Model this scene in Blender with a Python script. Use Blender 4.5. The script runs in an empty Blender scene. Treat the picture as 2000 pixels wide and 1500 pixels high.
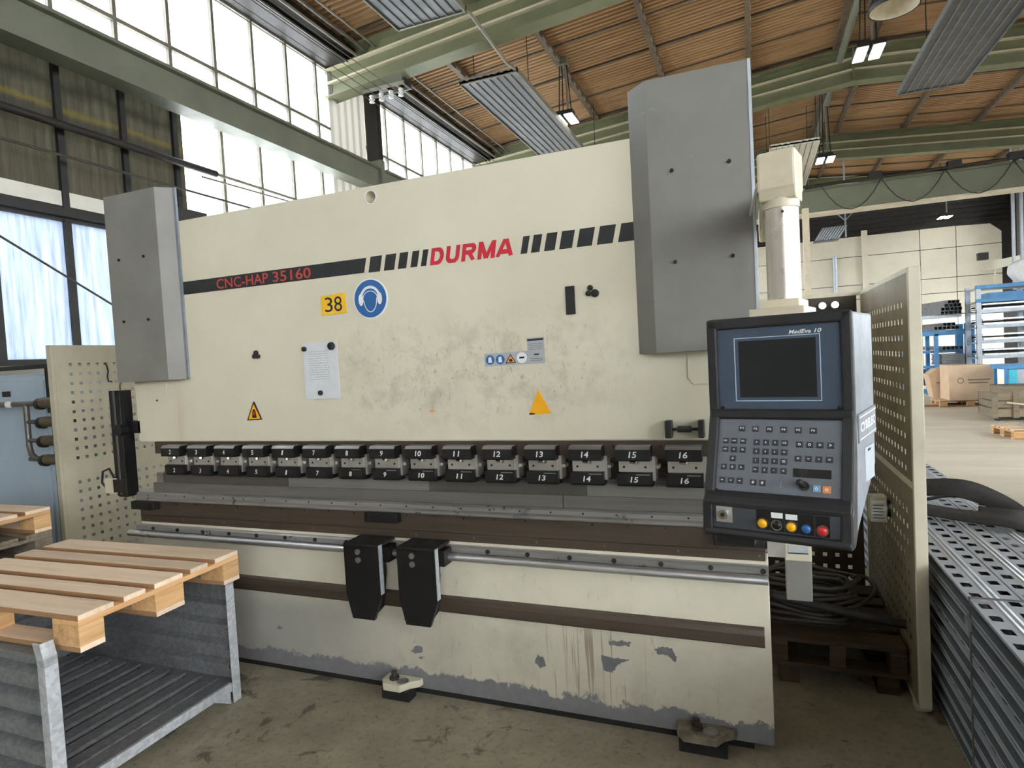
import bpy, math, random
from mathutils import Vector, Matrix
random.seed(11)
sc = bpy.context.scene
col = sc.collection
PI = math.pi

# ------------------------------------------------------------------ camera
cam_d = bpy.data.cameras.new('camera'); cam = bpy.data.objects.new('camera', cam_d); col.objects.link(cam)
cam_d.sensor_fit = 'HORIZONTAL'; cam_d.sensor_width = 36.0; cam_d.lens = 1198.0 / 2000.0 * 36.0
cam_d.clip_start = 0.02; cam_d.clip_end = 500
def cam_axes(yaw, pitch, roll):
    cy, sy, cp, sp = math.cos(yaw), math.sin(yaw), math.cos(pitch), math.sin(pitch)
    f = Vector((-sy * cp, cy * cp, -sp)); r = Vector((cy, sy, 0)); d = f.cross(r)
    return math.cos(roll) * r + math.sin(roll) * d, -math.sin(roll) * r + math.cos(roll) * d, f
_r, _d, _f = cam_axes(*[math.radians(a) for a in (21.585, 2.326, 3.149)])
cam.matrix_world = Matrix(((_r.x, -_d.x, -_f.x, -0.025), (_r.y, -_d.y, -_f.y, -2.619), (_r.z, -_d.z, -_f.z, 1.66), (0, 0, 0, 1)))
sc.camera = cam

# ------------------------------------------------------------------ sky, exposure
world = bpy.data.worlds.new('overcast_sky'); sc.world = world; world.use_nodes = True
bg = world.node_tree.nodes['Background']; bg.inputs[0].default_value = (0.93, 0.965, 1.0, 1); bg.inputs[1].default_value = 12.0
sc.view_settings.view_transform = 'Standard'; sc.view_settings.look = 'None'
sc.view_settings.exposure = 0.5; sc.view_settings.gamma = 1.0; sc.view_settings.use_curve_mapping = False
sc.cycles.use_denoising = True
sc.cycles.max_bounces = 10; sc.cycles.diffuse_bounces = 5; sc.cycles.transparent_max_bounces = 12
sc.cycles.sample_clamp_indirect = 8.0

# ------------------------------------------------------------------ material helpers
class G:
    """a small node graph writer"""
    def __init__(s, name):
        s.m = bpy.data.materials.new(name); s.m.use_nodes = True; s.t = s.m.node_tree; s.t.nodes.clear()
        s.out = s.t.nodes.new('ShaderNodeOutputMaterial'); s._c = None
    def n(s, typ, ins=None, **kw):
        nd = s.t.nodes.new(typ)
        for k, v in kw.items(): setattr(nd, k, v)
        for k, v in (ins or {}).items(): s.set(nd.inputs[k], v)
        return nd
    def set(s, sock, v):
        if hasattr(v, 'is_linked') or isinstance(v, bpy.types.NodeSocket): s.t.links.new(v, sock)
        elif isinstance(v, (tuple, list)) and len(v) == 3 and sock.type == 'RGBA': sock.default_value = (*v, 1)
        else: sock.default_value = v
    def obj(s):
        if s._c is None: s._c = s.n('ShaderNodeTexCoord').outputs['Object']
        return s._c
    def pos(s): return s.n('ShaderNodeNewGeometry').outputs['Position']
    def scale(s, v, sx, sy, sz): return s.n('ShaderNodeMapping', {'Vector': v, 'Scale': (sx, sy, sz)}).outputs[0]
    def noise(s, sc_, detail=4, rough=0.6, vec=None, dist=0.0):
        return s.n('ShaderNodeTexNoise', {'Vector': vec if vec is not None else s.obj(), 'Scale': sc_, 'Detail': detail, 'Roughness': rough, 'Distortion': dist}).outputs[0]
    def ramp(s, fac, lo, hi, a=0.0, b=1.0):
        return s.n('ShaderNodeMapRange', {'Value': fac, 'From Min': lo, 'From Max': hi, 'To Min': a, 'To Max': b}, clamp=True).outputs[0]
    def math(s, op, a, b=0.0):
        nd = s.n('ShaderNodeMath', operation=op); s.set(nd.inputs[0], a); s.set(nd.inputs[1], b); return nd.outputs[0]
    def mix(s, fac, a, b):
        nd = s.n('ShaderNodeMix', data_type='RGBA'); s.set(nd.inputs[0], fac); s.set(nd.inputs[6], a); s.set(nd.inputs[7], b); return nd.outputs[2]
    def xyz(s, v):
        o = s.n('ShaderNodeSeparateXYZ', {0: v}).outputs; return o[0], o[1], o[2]
    def band(s, v, lo, hi, soft):
        return s.math('MULTIPLY', s.ramp(v, lo - soft, lo + soft), s.ramp(v, hi + soft, hi - soft))
    def bump(s, h, strength=0.2, dist=0.01):
        return s.n('ShaderNodeBump', {'Height': h, 'Strength': strength, 'Distance': dist}).outputs[0]
    def done(s, color, rough=0.5, metal=0.0, normal=None, spec=0.5, **kw):
        b = s.n('ShaderNodeBsdfPrincipled', {'Base Color': color, 'Roughness': rough, 'Metallic': metal, 'Specular IOR Level': spec})
        if normal is not None: s.set(b.inputs['Normal'], normal)
        for k, v in kw.items(): s.set(b.inputs[k.replace('_', ' ')], v)
        s.t.links.new(b.outputs[0], s.out.inputs[0]); return s.m

def lin(c):
    """sRGB 0-255 triple to linear"""
    return tuple(((v / 255) / 12.92 if v / 255 <= 0.04045 else ((v / 255 + 0.055) / 1.055) ** 2.4) for v in c)
def simple(name, rgb, rough=0.5, metal=0.0, var=0.12, scale=6.0, bump=0.0, spec=0.5, stretch=(1, 1, 1)):
    """colour with a little mottling, wear and fine relief"""
    g = G(name); c = lin(rgb)
    v = g.scale(g.obj(), *stretch)
    f = g.noise(scale, 5, 0.65, v)
    dark = tuple(x * (1 - var * 1.8) for x in c); lite = tuple(min(1, x * (1 + var)) for x in c)
    cc = g.mix(g.ramp(f, 0.3, 0.7), dark, lite)
    rr = g.ramp(g.noise(scale * 2.3, 3), 0.3, 0.7, max(0.03, rough - 0.08), min(1, rough + 0.08))
    nm = g.bump(g.noise(scale * 12, 3, 0.6, v), bump, 0.004) if bump else None
    return g.done(cc, rr, metal, nm, spec)
M = {}
def flat(name, rgb, rough=0.5, metal=0.0):
    g = G(name); return g.done(lin(rgb), rough, metal)

# ------------------------------------------------------------------ mesh helpers
OFF = {}          # world offset of every unrotated object
class MB:
    def __init__(s): s.v = []; s.f = []; s.smooth = []
    def add(s, vs, fs, smooth=False):
        b = len(s.v); s.v += [tuple(v) for v in vs]
        for f in fs: s.f.append(tuple(b + i for i in f)); s.smooth.append(smooth)
        return s
    def box(s, x0, x1, y0, y1, z0, z1):
        vs = [(x, y, z) for x in (x0, x1) for y in (y0, y1) for z in (z0, z1)]
        return s.add(vs, [(0, 1, 3, 2), (4, 6, 7, 5), (0, 4, 5, 1), (2, 3, 7, 6), (0, 2, 6, 4), (1, 5, 7, 3)])
    def cbox(s, c, d): return s.box(c[0] - d[0] / 2, c[0] + d[0] / 2, c[1] - d[1] / 2, c[1] + d[1] / 2, c[2] - d[2] / 2, c[2] + d[2] / 2)
    def prism(s, poly, a, b, axis='x', smooth=False):
        """polygon given in the two other axes, extruded from a to b along axis"""
        def P(p, t):
            return {'x': (t, p[0], p[1]), 'y': (p[0], t, p[1]), 'z': (p[0], p[1], t)}[axis]
        n = len(poly); vs = [P(p, a) for p in poly] + [P(p, b) for p in poly]
        fs = [tuple(range(n))[::-1], tuple(range(n, 2 * n))] + [(i, (i + 1) % n, n + (i + 1) % n, n + i) for i in range(n)]
        return s.add(vs, fs, smooth)
    def seg(s, poly, p0, p1, axis='x'):
        """section polygon moved from point p0 to p1 without turning (sloping beams)"""
        n = len(poly)
        def P(p, o): return {'x': (o[0], o[1] + p[0], o[2] + p[1]), 'y': (o[0] + p[0], o[1], o[2] + p[1]), 'z': (o[0] + p[0], o[1] + p[1], o[2])}[axis]
        vs = [P(p, p0) for p in poly] + [P(p, p1) for p in poly]
        return s.add(vs, [tuple(range(n))[::-1], tuple(range(n, 2 * n))] + [(i, (i + 1) % n, n + (i + 1) % n, n + i) for i in range(n)])
    def cyl(s, p0, p1, r, n=12, r1=None, caps=True):
        p0, p1 = Vector(p0), Vector(p1); r1 = r if r1 is None else r1
        d = (p1 - p0).normalized(); u = d.orthogonal().normalized(); w = d.cross(u)
        vs = []
        for p, rr in ((p0, r), (p1, r1)):
            vs += [p + (u * math.cos(2 * PI * i / n) + w * math.sin(2 * PI * i / n)) * rr for i in range(n)]
        s.add(vs, [(i, (i + 1) % n, n + (i + 1) % n, n + i) for i in range(n)], True)
        if caps: s.add(vs, [tuple(range(n))[::-1], tuple(range(n, 2 * n))])
        return s
    def tube(s, pts, r, n=8, closed=False):
        pts = [Vector(p) for p in pts]; m = len(pts); rings = []; u = None
        for i, p in enumerate(pts):
            a = pts[i - 1] if (i or closed) else p; b = pts[(i + 1) % m] if (i < m - 1 or closed) else p
            d = (b - a).normalized()
            u = d.orthogonal().normalized() if u is None else (u - d * u.dot(d)).normalized()
            w = d.cross(u); rings.append([p + (u * math.cos(2 * PI * k / n) + w * math.sin(2 * PI * k / n)) * r for k in range(n)])
        vs = [v for rg in rings for v in rg]; fs = []
        for i in range(m if closed else m - 1):
            j = (i + 1) % m
            fs += [(i * n + k, i * n + (k + 1) % n, j * n + (k + 1) % n, j * n + k) for k in range(n)]
        s.add(vs, fs, True)
        if not closed: s.add(vs, [tuple(range(n))[::-1], tuple(range((m - 1) * n, m * n))])
        return s
    def ribbon(s, pts, side, w, t):
        """flat band of width w along side vectors, thickness t"""
        m = len(pts); vs = []
        for i, p in enumerate(pts):
            p = Vector(p); sd = Vector(side[i] if isinstance(side, list) else side).normalized()
            a = Vector(pts[max(0, i - 1)]); b = Vector(pts[min(m - 1, i + 1)]); n = (b - a).normalized().cross(sd).normalized()
            vs += [p - sd * w / 2 - n * t / 2, p + sd * w / 2 - n * t / 2, p + sd * w / 2 + n * t / 2, p - sd * w / 2 + n * t / 2]
        fs = [(3, 2, 1, 0), tuple(range(4 * m - 4, 4 * m))]
        for i in range(m - 1):
            fs += [(4 * i + k, 4 * i + (k + 1) % 4, 4 * i + 4 + (k + 1) % 4, 4 * i + 4 + k) for k in range(4)]
        return s.add(vs, fs, True)
    def lathe(s, prof, c, axis='z', n=20):
        """profile of (r, h) about a vertical axis through c"""
        vs = []
        for r, h in prof:
            for i in range(n):
                a = 2 * PI * i / n
                p = {'z': (c[0] + r * math.cos(a), c[1] + r * math.sin(a), c[2] + h), 'y': (c[0] + r * math.cos(a), c[1] + h, c[2] + r * math.sin(a)), 'x': (c[0] + h, c[1] + r * math.cos(a), c[2] + r * math.sin(a))}[axis]
                vs.append(p)
        m = len(prof)
        return s.add(vs, [(j * n + i, j * n + (i + 1) % n, (j + 1) * n + (i + 1) % n, (j + 1) * n + i) for j in range(m - 1) for i in range(n)], True)
    def perf(s, u0, u1, v0, v1, us, vs_, h, fn):
        """sheet u0..u1 x v0..v1 with square holes of side h centred on us x vs_, mapped to space by fn"""
        uu = [u0] + [x for c in us for x in (c - h / 2, c + h / 2)] + [u1]
        def quad(a, b, c, d): s.add([fn(a, c), fn(b, c), fn(b, d), fn(a, d)], [(0, 1, 2, 3)])
        v = v0
        for c in vs_:
            if c - h / 2 > v: quad(u0, u1, v, c - h / 2)
            for i in range(0, len(uu) - 1, 2): quad(uu[i], uu[i + 1], c - h / 2, c + h / 2)
            v = c + h / 2
        quad(u0, u1, v, v1)
        return s
    def xf(s, mat):
        s.v = [tuple(mat @ Vector(v)) for v in s.v]; return s
    def mesh(s, name, off=(0, 0, 0)):
        me = bpy.data.meshes.new(name)
        me.from_pydata([(v[0] - off[0], v[1] - off[1], v[2] - off[2]) for v in s.v], [], s.f)
        me.polygons.foreach_set('use_smooth', s.smooth); me.update(); return me
    def build(s, name, m, parent=None, bevel=0, solid=0, world=True):
        off = OFF.get(parent.name, (0, 0, 0)) if (parent is not None and world) else (0, 0, 0)
        me = s.mesh(name, off)
        me.materials.append(M[m] if isinstance(m, str) else m)
        return place(name, me, parent, bevel, solid)
def place(name, me, parent=None, bevel=0, solid=0):
    o = bpy.data.objects.new(name, me); col.objects.link(o)
    if parent is not None:
        o.parent = parent; OFF[o.name] = OFF.get(parent.name, (0, 0, 0))
    if solid:
        md = o.modifiers.new('thickness', 'SOLIDIFY'); md.thickness = solid; md.offset = 0
    if bevel:
        md = o.modifiers.new('edge', 'BEVEL'); md.width = bevel; md.segments = 2; md.limit_method = 'ANGLE'; md.angle_limit = math.radians(40)
        md.harden_normals = False
    return o
def tag(o, label=None, cat=None, group=None, kind=None):
    if label: o['label'] = label
    if cat: o['category'] = cat
    if group: o['group'] = group
    if kind: o['kind'] = kind
    return o
def thing(name, label, cat, loc=(0, 0, 0), rz=0.0, group=None):
    o = bpy.data.objects.new(name, None); col.objects.link(o); o.empty_display_size = 0.1
    o.location = loc; o.rotation_euler = (0, 0, rz); OFF[o.name] = tuple(loc)
    return tag(o, label, cat, group)
def solo(mb, name, m, label, cat, group=None, bevel=0, solid=0, loc=None):
    """a thing that is one mesh, its origin at its base"""
    if loc is None:
        xs, ys, zs = zip(*mb.v); loc = ((min(xs) + max(xs)) / 2, (min(ys) + max(ys)) / 2, min(zs))
    me = mb.mesh(name, loc); me.materials.append(M[m] if isinstance(m, str) else m)
    o = place(name, me, None, bevel, solid); o.location = loc; OFF[o.name] = tuple(loc)
    return tag(o, label, cat, group)
def copy_tree(o, parent=None):
    c = o.copy(); col.objects.link(c)
    if parent is not None: c.parent = parent
    for ch in list(o.children): copy_tree(ch, c)
    return c

# ------------------------------------------------------------------ lettering (outlines to mesh, made first while the scene is small)
TXT = {}
def text_mesh(body, size=1.0, shear=0.0, bold=0.0, depth=0.0, space=1.0):
    """centred lettering in x/z facing -y"""
    key = (body, size, shear, bold, depth, space)
    if key in TXT: return TXT[key]
    cu = bpy.data.curves.new('lettering', 'FONT'); cu.body = body; cu.size = size; cu.shear = shear; cu.offset = bold * size
    cu.extrude = depth; cu.align_x = 'CENTER'; cu.align_y = 'CENTER'; cu.space_character = space; cu.resolution_u = 3
    ob = bpy.data.objects.new('lettering', cu); col.objects.link(ob)
    dg = bpy.context.evaluated_depsgraph_get()
    me = bpy.data.meshes.new_from_object(ob.evaluated_get(dg))
    bpy.data.objects.remove(ob); bpy.data.curves.remove(cu)
    vs = [(v.co.x, -v.co.z, v.co.y) for v in me.vertices]; fs = [tuple(p.vertices) for p in me.polygons]
    bpy.data.meshes.remove(me)
    TXT[key] = (vs, fs); return TXT[key]
def letters(body, w, h, c, shear=0.0, bold=0.0, depth=0.0008, y=None):
    """lettering fitted to width w and height h about centre c, facing -y"""
    vs, fs = text_mesh(body, 1.0, shear, bold, 0.0)
    xs = [v[0] for v in vs]; zs = [v[2] for v in vs]
    sx = (w / (max(xs) - min(xs))) if w else None; sz = h / (max(zs) - min(zs)); sx = sz if sx is None else sx
    cx, cz = (max(xs) + min(xs)) / 2, (max(zs) + min(zs)) / 2
    mb = MB(); mb.add([(c[0] + (v[0] - cx) * sx, c[1], c[2] + (v[2] - cz) * sz) for v in vs], fs); return mb
for _b in [str(i) for i in range(0, 17)]: text_mesh(_b, 1.0, 0.15, 0.02, 0.0)
def strokes(mb, lines, th, c, sx, sz, shear, y):
    """heavy lettering from straight strokes in a unit box; each line is a list of points"""
    for ln in lines:
        for i in range(len(ln) - 1):
            (ax, az), (bx, bz) = ln[i], ln[i + 1]
            ax, bx, az, bz = ax * sx, bx * sx, az * sz, bz * sz
            d = Vector((bx - ax, bz - az)); l = d.length or 1; d /= l; n = Vector((-d.y, d.x)) * th / 2; e = d * (th * 0.3 if len(ln) > 2 else 0)
            q = [(ax - e.x - n.x, az - e.y - n.y), (bx + e.x - n.x, bz + e.y - n.y), (bx + e.x + n.x, bz + e.y + n.y), (ax - e.x + n.x, az - e.y + n.y)]
            q = [(x, min(sz + th * 0.0, max(0.0, z))) for x, z in q]
            mb.add([(c[0] + x + shear * z, y - 4e-5 * (len(mb.f) + 1), c[1] + z) for x, z in q], [(0, 1, 2, 3)])
    return mb
for _b in ('CNC-HAP', '35160'): text_mesh(_b, 1.0, 0.0, 0.01, 0.0)
text_mesh('38', 1.0, 0.0, 0.0, 0.0); text_mesh('MedEva', 1.0, 0.25, 0.02, 0.0); text_mesh('10', 1.0, 0.25, 0.02, 0.0); text_mesh('CYBELEC', 1.0, 0.0, 0.03, 0.0)
for _b in ('F1', 'F2', 'F3', 'F4', 'F5', 'F6', '7', '8', '9', '4', '5', '6', '1', '2', '3', '0', '+/-', '.', 'CE', 'ESC', 'INS', 'DEL', '-', '=', '<', '>', '^', '#', '+', 'o'): text_mesh(_b, 1.0, 0.0, 0.02, 0.0)

# ------------------------------------------------------------------ materials
# cream paint of the ram: hand grime in the middle, rust run at the left, fine marks
g = G('cream_ram_paint'); P = g.pos(); X, Y, Z = g.xyz(P)
base = g.mix(g.ramp(g.noise(1.3, 4, 0.6, P), 0.3, 0.7), lin((203, 197, 176)), lin((216, 211, 190)))
zone = g.math('MULTIPLY', g.band(X, -2.0, -0.62, 0.25), g.band(Z, 1.40, 1.82, 0.12))
sm = g.math('MULTIPLY', g.ramp(g.noise(7, 6, 0.7, P), 0.48, 0.68), zone)
fing = g.math('MULTIPLY', g.ramp(g.noise(1, 5, 0.7, g.scale(P, 45, 1, 22)), 0.58, 0.66), zone)
c1 = g.mix(g.math('MULTIPLY', sm, 0.55), base, lin((135, 131, 118)))
c1 = g.mix(g.math('MULTIPLY', fing, 0.5), c1, lin((112, 108, 98)))
blot = g.math('MULTIPLY', g.ramp(g.noise(3.2, 4, 0.6, P), 0.52, 0.72), g.math('MULTIPLY', g.band(X, -1.75, -1.35, 0.25), g.band(Z, 1.52, 1.78, 0.12)))
c1 = g.mix(g.math('MULTIPLY', blot, 0.7), c1, lin((122, 120, 108)))
rust = g.math('MULTIPLY', g.band(X, -3.19, -3.14, 0.03), g.ramp(Z, 1.64, 1.45))
rust = g.math('MULTIPLY', rust, g.ramp(g.noise(1, 4, 0.7, g.scale(P, 30, 1, 3)), 0.3, 0.7))
c1 = g.mix(g.math('MULTIPLY', rust, 0.55), c1, lin((186, 150, 112)))
scr = g.ramp(g.noise(1, 3, 0.8, g.scale(P, 14, 1, 90)), 0.70, 0.74)
low = g.ramp(Z, 1.6, 1.3)
c1 = g.mix(g.math('MULTIPLY', g.math('MULTIPLY', scr, low), 0.4), c1, lin((140, 135, 120)))
M['cream'] = g.done(c1, g.ramp(g.noise(9, 3, 0.5, P), 0.3, 0.7, 0.38, 0.52), 0, g.bump(g.noise(160, 2, 0.5, P), 0.04, 0.002))

# cream paint of the bed: worn to grey steel along the foot, drips, scuffs
g = G('cream_bed_paint'); P = g.pos(); X, Y, Z = g.xyz(P)
base = g.mix(g.ramp(g.noise(2.1, 5, 0.6, P), 0.3, 0.7), lin((200, 194, 174)), lin((214, 208, 188)))
grime = g.math('MULTIPLY', g.ramp(g.noise(5, 6, 0.7, P), 0.45, 0.75), g.ramp(Z, 0.75, 0.1))
base = g.mix(g.math('MULTIPLY', g.ramp(g.math('ADD', Z, g.math('MULTIPLY', g.noise(3, 5, 0.65, P), 0.15)), 0.60, 0.42), 0.45), base, lin((160, 155, 141)))
base = g.mix(g.math('MULTIPLY', grime, 0.6), base, lin((140, 135, 122)))
grey_l = g.math('MULTIPLY', g.ramp(g.math('ADD', X, g.noise(2.2, 4, 0.6, P)), -0.9, -1.9), g.ramp(g.math('ADD', Z, g.math('MULTIPLY', g.noise(4, 4, 0.6, P), 0.2)), 0.62, 0.42))
base = g.mix(g.math('MULTIPLY', grey_l, 0.75), base, lin((146, 145, 139)))
edge = g.math('ADD', Z, g.math('MULTIPLY', g.noise(7, 6, 0.75, P), -0.22))
wear = g.ramp(edge, 0.012, 0.0)
pt = g.ramp(g.noise(3.4, 3, 0.6, g.scale(P, 1, 1, 2.2)), 0.685, 0.70)
wear = g.math('MAXIMUM', wear, g.math('MULTIPLY', pt, g.ramp(Z, 0.42, 0.40)))
drip = g.math('MULTIPLY', g.ramp(g.noise(1, 2, 0.5, g.scale(P, 75, 1, 1.3)), 0.57, 0.63), g.math('MULTIPLY', g.band(X, -0.95, -0.55, 0.06), g.band(Z, 0.1, 0.44, 0.06)))
base = g.mix(g.math('MULTIPLY', drip, 0.65), base, lin((112, 92, 72)))
scuff = g.math('MULTIPLY', g.ramp(g.noise(1, 4, 0.7, g.scale(P, 26, 1, 9)), 0.60, 0.68), g.band(X, -1.9, -0.2, 0.3))
base = g.mix(g.math('MULTIPLY', scuff, 0.3), base, lin((120, 112, 98)))
c1 = g.mix(wear, base, g.mix(g.noise(20, 4, 0.6, P), lin((98, 98, 100)), lin((128, 128, 130))))
M['cream_bed'] = g.done(c1, g.ramp(wear, 0, 1, 0.42, 0.55), 0, g.bump(wear, 0.25, -0.002))

g = G('concrete_floor'); P = g.pos(); X, Y, Z = g.xyz(P)
n1 = g.noise(0.9, 6, 0.65, P, 0.4); n2 = g.noise(6, 6, 0.7, P, 0.3)
c1 = g.mix(g.ramp(n1, 0.3, 0.7), lin((136, 128, 107)), lin((172, 164, 143)))
c1 = g.mix(g.math('MULTIPLY', g.ramp(n2, 0.35, 0.7), 0.55), c1, lin((120, 115, 98)))
sp = g.ramp(g.noise(4.2, 6, 0.7, P, 0.5), 0.60, 0.65)
c1 = g.mix(g.math('MULTIPLY', sp, 0.75), c1, lin((62, 58, 50)))
sp2 = g.ramp(g.noise(34, 5, 0.7, P, 0.15), 0.52, 0.66)
c1 = g.mix(g.math('MULTIPLY', sp2, 0.4), c1, lin((74, 69, 58)))
sp3 = g.ramp(g.noise(8, 5, 0.7, P, 0.5), 0.62, 0.68)
c1 = g.mix(g.math('MULTIPLY', sp3, 0.6), c1, lin((60, 56, 48)))
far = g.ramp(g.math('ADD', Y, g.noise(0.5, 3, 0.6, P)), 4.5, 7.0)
clean = g.mix(g.ramp(g.noise(1, 5, 0.65, g.scale(P, 0.35, 1.6, 1)), 0.35, 0.7), lin((206, 196, 176)), lin((228, 219, 200)))  # cleaner far floor, with caught daylight put into its colour
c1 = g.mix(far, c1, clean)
M['floor'] = g.done(c1, g.ramp(n2, 0.3, 0.7, 0.42, 0.6), 0, g.bump(n2, 0.12, 0.004))

def grey_paint(name, a, b, rough=0.42):
    g = G(name); P = g.pos()
    c = g.mix(g.ramp(g.noise(2.2, 5, 0.65, P), 0.3, 0.7), lin(a), lin(b))
    s_ = g.ramp(g.noise(1, 3, 0.7, g.scale(P, 12, 12, 60)), 0.70, 0.73)
    c = g.mix(g.math('MULTIPLY', s_, 0.35), c, lin((170, 170, 168)))
    M[name] = g.done(c, g.ramp(g.noise(5, 3, 0.5, P), 0.3, 0.7, rough - 0.06, rough + 0.08), 0, g.bump(g.noise(220, 2, 0.5, P), 0.06, 0.002))
grey_paint('cover_grey', (116, 114, 110), (129, 128, 123))
def steel(name, a, b, rough=0.35, metal=0.9, stretch=(1.5, 20, 40)):
    g = G(name); P = g.pos()
    c = g.mix(g.ramp(g.noise(1, 5, 0.65, g.scale(P, *stretch)), 0.3, 0.7), lin(a), lin(b))
    M[name] = g.done(c, g.ramp(g.noise(9, 3, 0.6, P), 0.3, 0.7, rough - 0.08, rough + 0.12), metal, g.bump(g.noise(1, 3, 0.6, g.scale(P, *[k * 6 for k in stretch])), 0.05, 0.002))
steel('steel', (140, 140, 140), (170, 170, 168), 0.42)
steel('steel_bright', (196, 197, 199), (216, 216, 218), 0.34, 0.9, (3, 3, 3))
steel('steel_plate', (176, 174, 168), (200, 198, 192), 0.38, 0.75, (8, 8, 8))
steel('die_dark', (84, 81, 77), (98, 95, 90), 0.45, 0.35)
steel('die_light', (124, 123, 120), (140, 139, 135), 0.42, 0.4)
steel('die_holder', (106, 104, 100), (122, 120, 116), 0.42, 0.4)
steel('die_rail', (140, 139, 136), (166, 165, 161), 0.33, 0.6)
steel('oiled_brown', (66, 56, 47), (82, 71, 60), 0.45, 0.2)
steel('oiled_dark', (56, 50, 43), (72, 64, 55), 0.5, 0.35)
def galv(name, a, b, metal=0.75, rough=0.38, scale=30):
    g = G(name); P = g.pos()
    vor = g.n('ShaderNodeTexVoronoi', {'Vector': P, 'Scale': scale}).outputs['Color']
    v = g.xyz(vor)[0]
    c = g.mix(g.ramp(v, 0.2, 0.9), lin(a), lin(b)); c = g.mix(g.math('MULTIPLY', g.ramp(g.noise(3.5, 5, 0.7, P), 0.45, 0.75), 0.4), c, lin(tuple(k * 0.72 for k in a)))
    M[name] = g.done(c, g.ramp(v, 0, 1, rough - 0.07, rough + 0.1), metal)
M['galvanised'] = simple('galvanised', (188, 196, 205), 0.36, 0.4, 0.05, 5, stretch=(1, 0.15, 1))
M['galvanised_shade'] = simple('galvanised_shade', (104, 112, 120), 0.42, 0.4, 0.16, 9, stretch=(1, 0.2, 1))  # darker copy for the flange faces, their shade put into the colour
galv('galvanised_worn', (116, 118, 120), (136, 138, 140), 0.3, 0.5, 60)
galv('galvanised_post', (178, 182, 186), (200, 204, 208), 0.35, 0.45, 60)
M['black_steel'] = simple('black_steel', (24, 24, 25), 0.42, 0.2, 0.2, 14)
M['black_block'] = simple('black_block', (20, 20, 20), 0.5, 0.1, 0.2, 20)
M['black_plastic'] = simple('black_plastic', (33, 34, 36), 0.5, 0, 0.12, 9, 0.12)
M['black_rubber'] = simple('black_rubber', (32, 31, 30), 0.65, 0, 0.2, 12)
M['dark_steel'] = simple('dark_steel', (44, 42, 40), 0.5, 0.3, 0.2, 8)
M['webbing'] = simple('webbing', (44, 43, 41), 0.85, 0, 0.2, 40, 0.3)
M['void_dark'] = simple('void_dark', (22, 21, 20), 0.8, 0, 0.2, 5)
M['console_side'] = simple('console_side', (134, 142, 150), 0.42, 0.25, 0.12, 9)
M['panel_blue'] = simple('panel_blue', (64, 77, 94), 0.45, 0, 0.06, 20)
M['panel_grey'] = simple('panel_grey', (100, 105, 112), 0.5, 0, 0.05, 30)
M['panel_dark'] = simple('panel_dark', (62, 66, 72), 0.5, 0, 0.06, 20)
M['screen_glass'] = simple('screen_glass', (38, 40, 42), 0.16, 0, 0.06, 4)
M['lcd_strip'] = simple('lcd_strip', (30, 31, 32), 0.25, 0, 0.05, 4)
M['key_dark'] = simple('key_dark', (48, 50, 54), 0.5, 0, 0.06, 40)
M['print_white'] = flat('print_white', (226, 228, 230), 0.5)
M['print_pale'] = flat('print_pale', (176, 198, 214), 0.5)
M['print_black'] = simple('print_black', (34, 35, 38), 0.5, 0, 0.1, 12)
M['print_red'] = flat('print_red', (196, 36, 56), 0.5)
M['print_red_dull'] = flat('print_red_dull', (188, 72, 66), 0.5)
M['sign_yellow'] = simple('sign_yellow', (238, 190, 44), 0.5, 0, 0.06, 8)
M['warn_yellow'] = simple('warn_yellow', (240, 172, 14), 0.5, 0, 0.05, 8)
M['sign_blue'] = flat('sign_blue', (42, 98, 158), 0.45)
M['sign_white'] = simple('sign_white', (226, 229, 230), 0.5, 0, 0.04, 8)
M['sticker_grey'] = simple('sticker_grey', (168, 172, 176), 0.5, 0, 0.06, 20)
M['sticker_orange'] = flat('sticker_orange', (226, 150, 84), 0.5)
M['button_yellow'] = flat('button_yellow', (240, 176, 20), 0.35)
M['button_blue'] = flat('button_blue', (40, 96, 160), 0.35)
M['button_red'] = flat('button_red', (190, 38, 48), 0.35)
M['button_ring'] = simple('button_ring', (120, 100, 78), 0.35, 0.5, 0.1, 10)
M['key_blue'] = flat('key_blue', (120, 160, 190), 0.5)
M['key_orange'] = flat('key_orange', (218, 140, 76), 0.5)
M['chrome'] = flat('chrome', (200, 202, 204), 0.15, 1.0)
M['insulator'] = flat('insulator', (226, 226, 222), 0.3)
# clear plastic sleeve with a printed page
g = G('sleeved_page'); P = g.pos(); X, Y, Z = g.xyz(P)
rows = g.ramp(g.math('SINE', g.math('MULTIPLY', Z, 520.0)), 0.2, 0.5)
txt = g.math('MULTIPLY', g.math('MULTIPLY', rows, g.ramp(g.noise(1, 2, 0.5, g.scale(P, 160, 1, 90)), 0.42, 0.5)), g.math('MULTIPLY', g.band(X, -2.20, -2.07, 0.004), g.band(Z, 1.60, 1.76, 0.004)))
c1 = g.mix(g.math('MULTIPLY', txt, 0.5), g.mix(g.noise(7, 3, 0.5, P), lin((196, 201, 206)), lin((222, 226, 230))), lin((120, 122, 126)))
M['page'] = g.done(c1, 0.2, 0, g.bump(g.noise(16, 3, 0.5, P), 0.35, 0.01))
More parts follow.
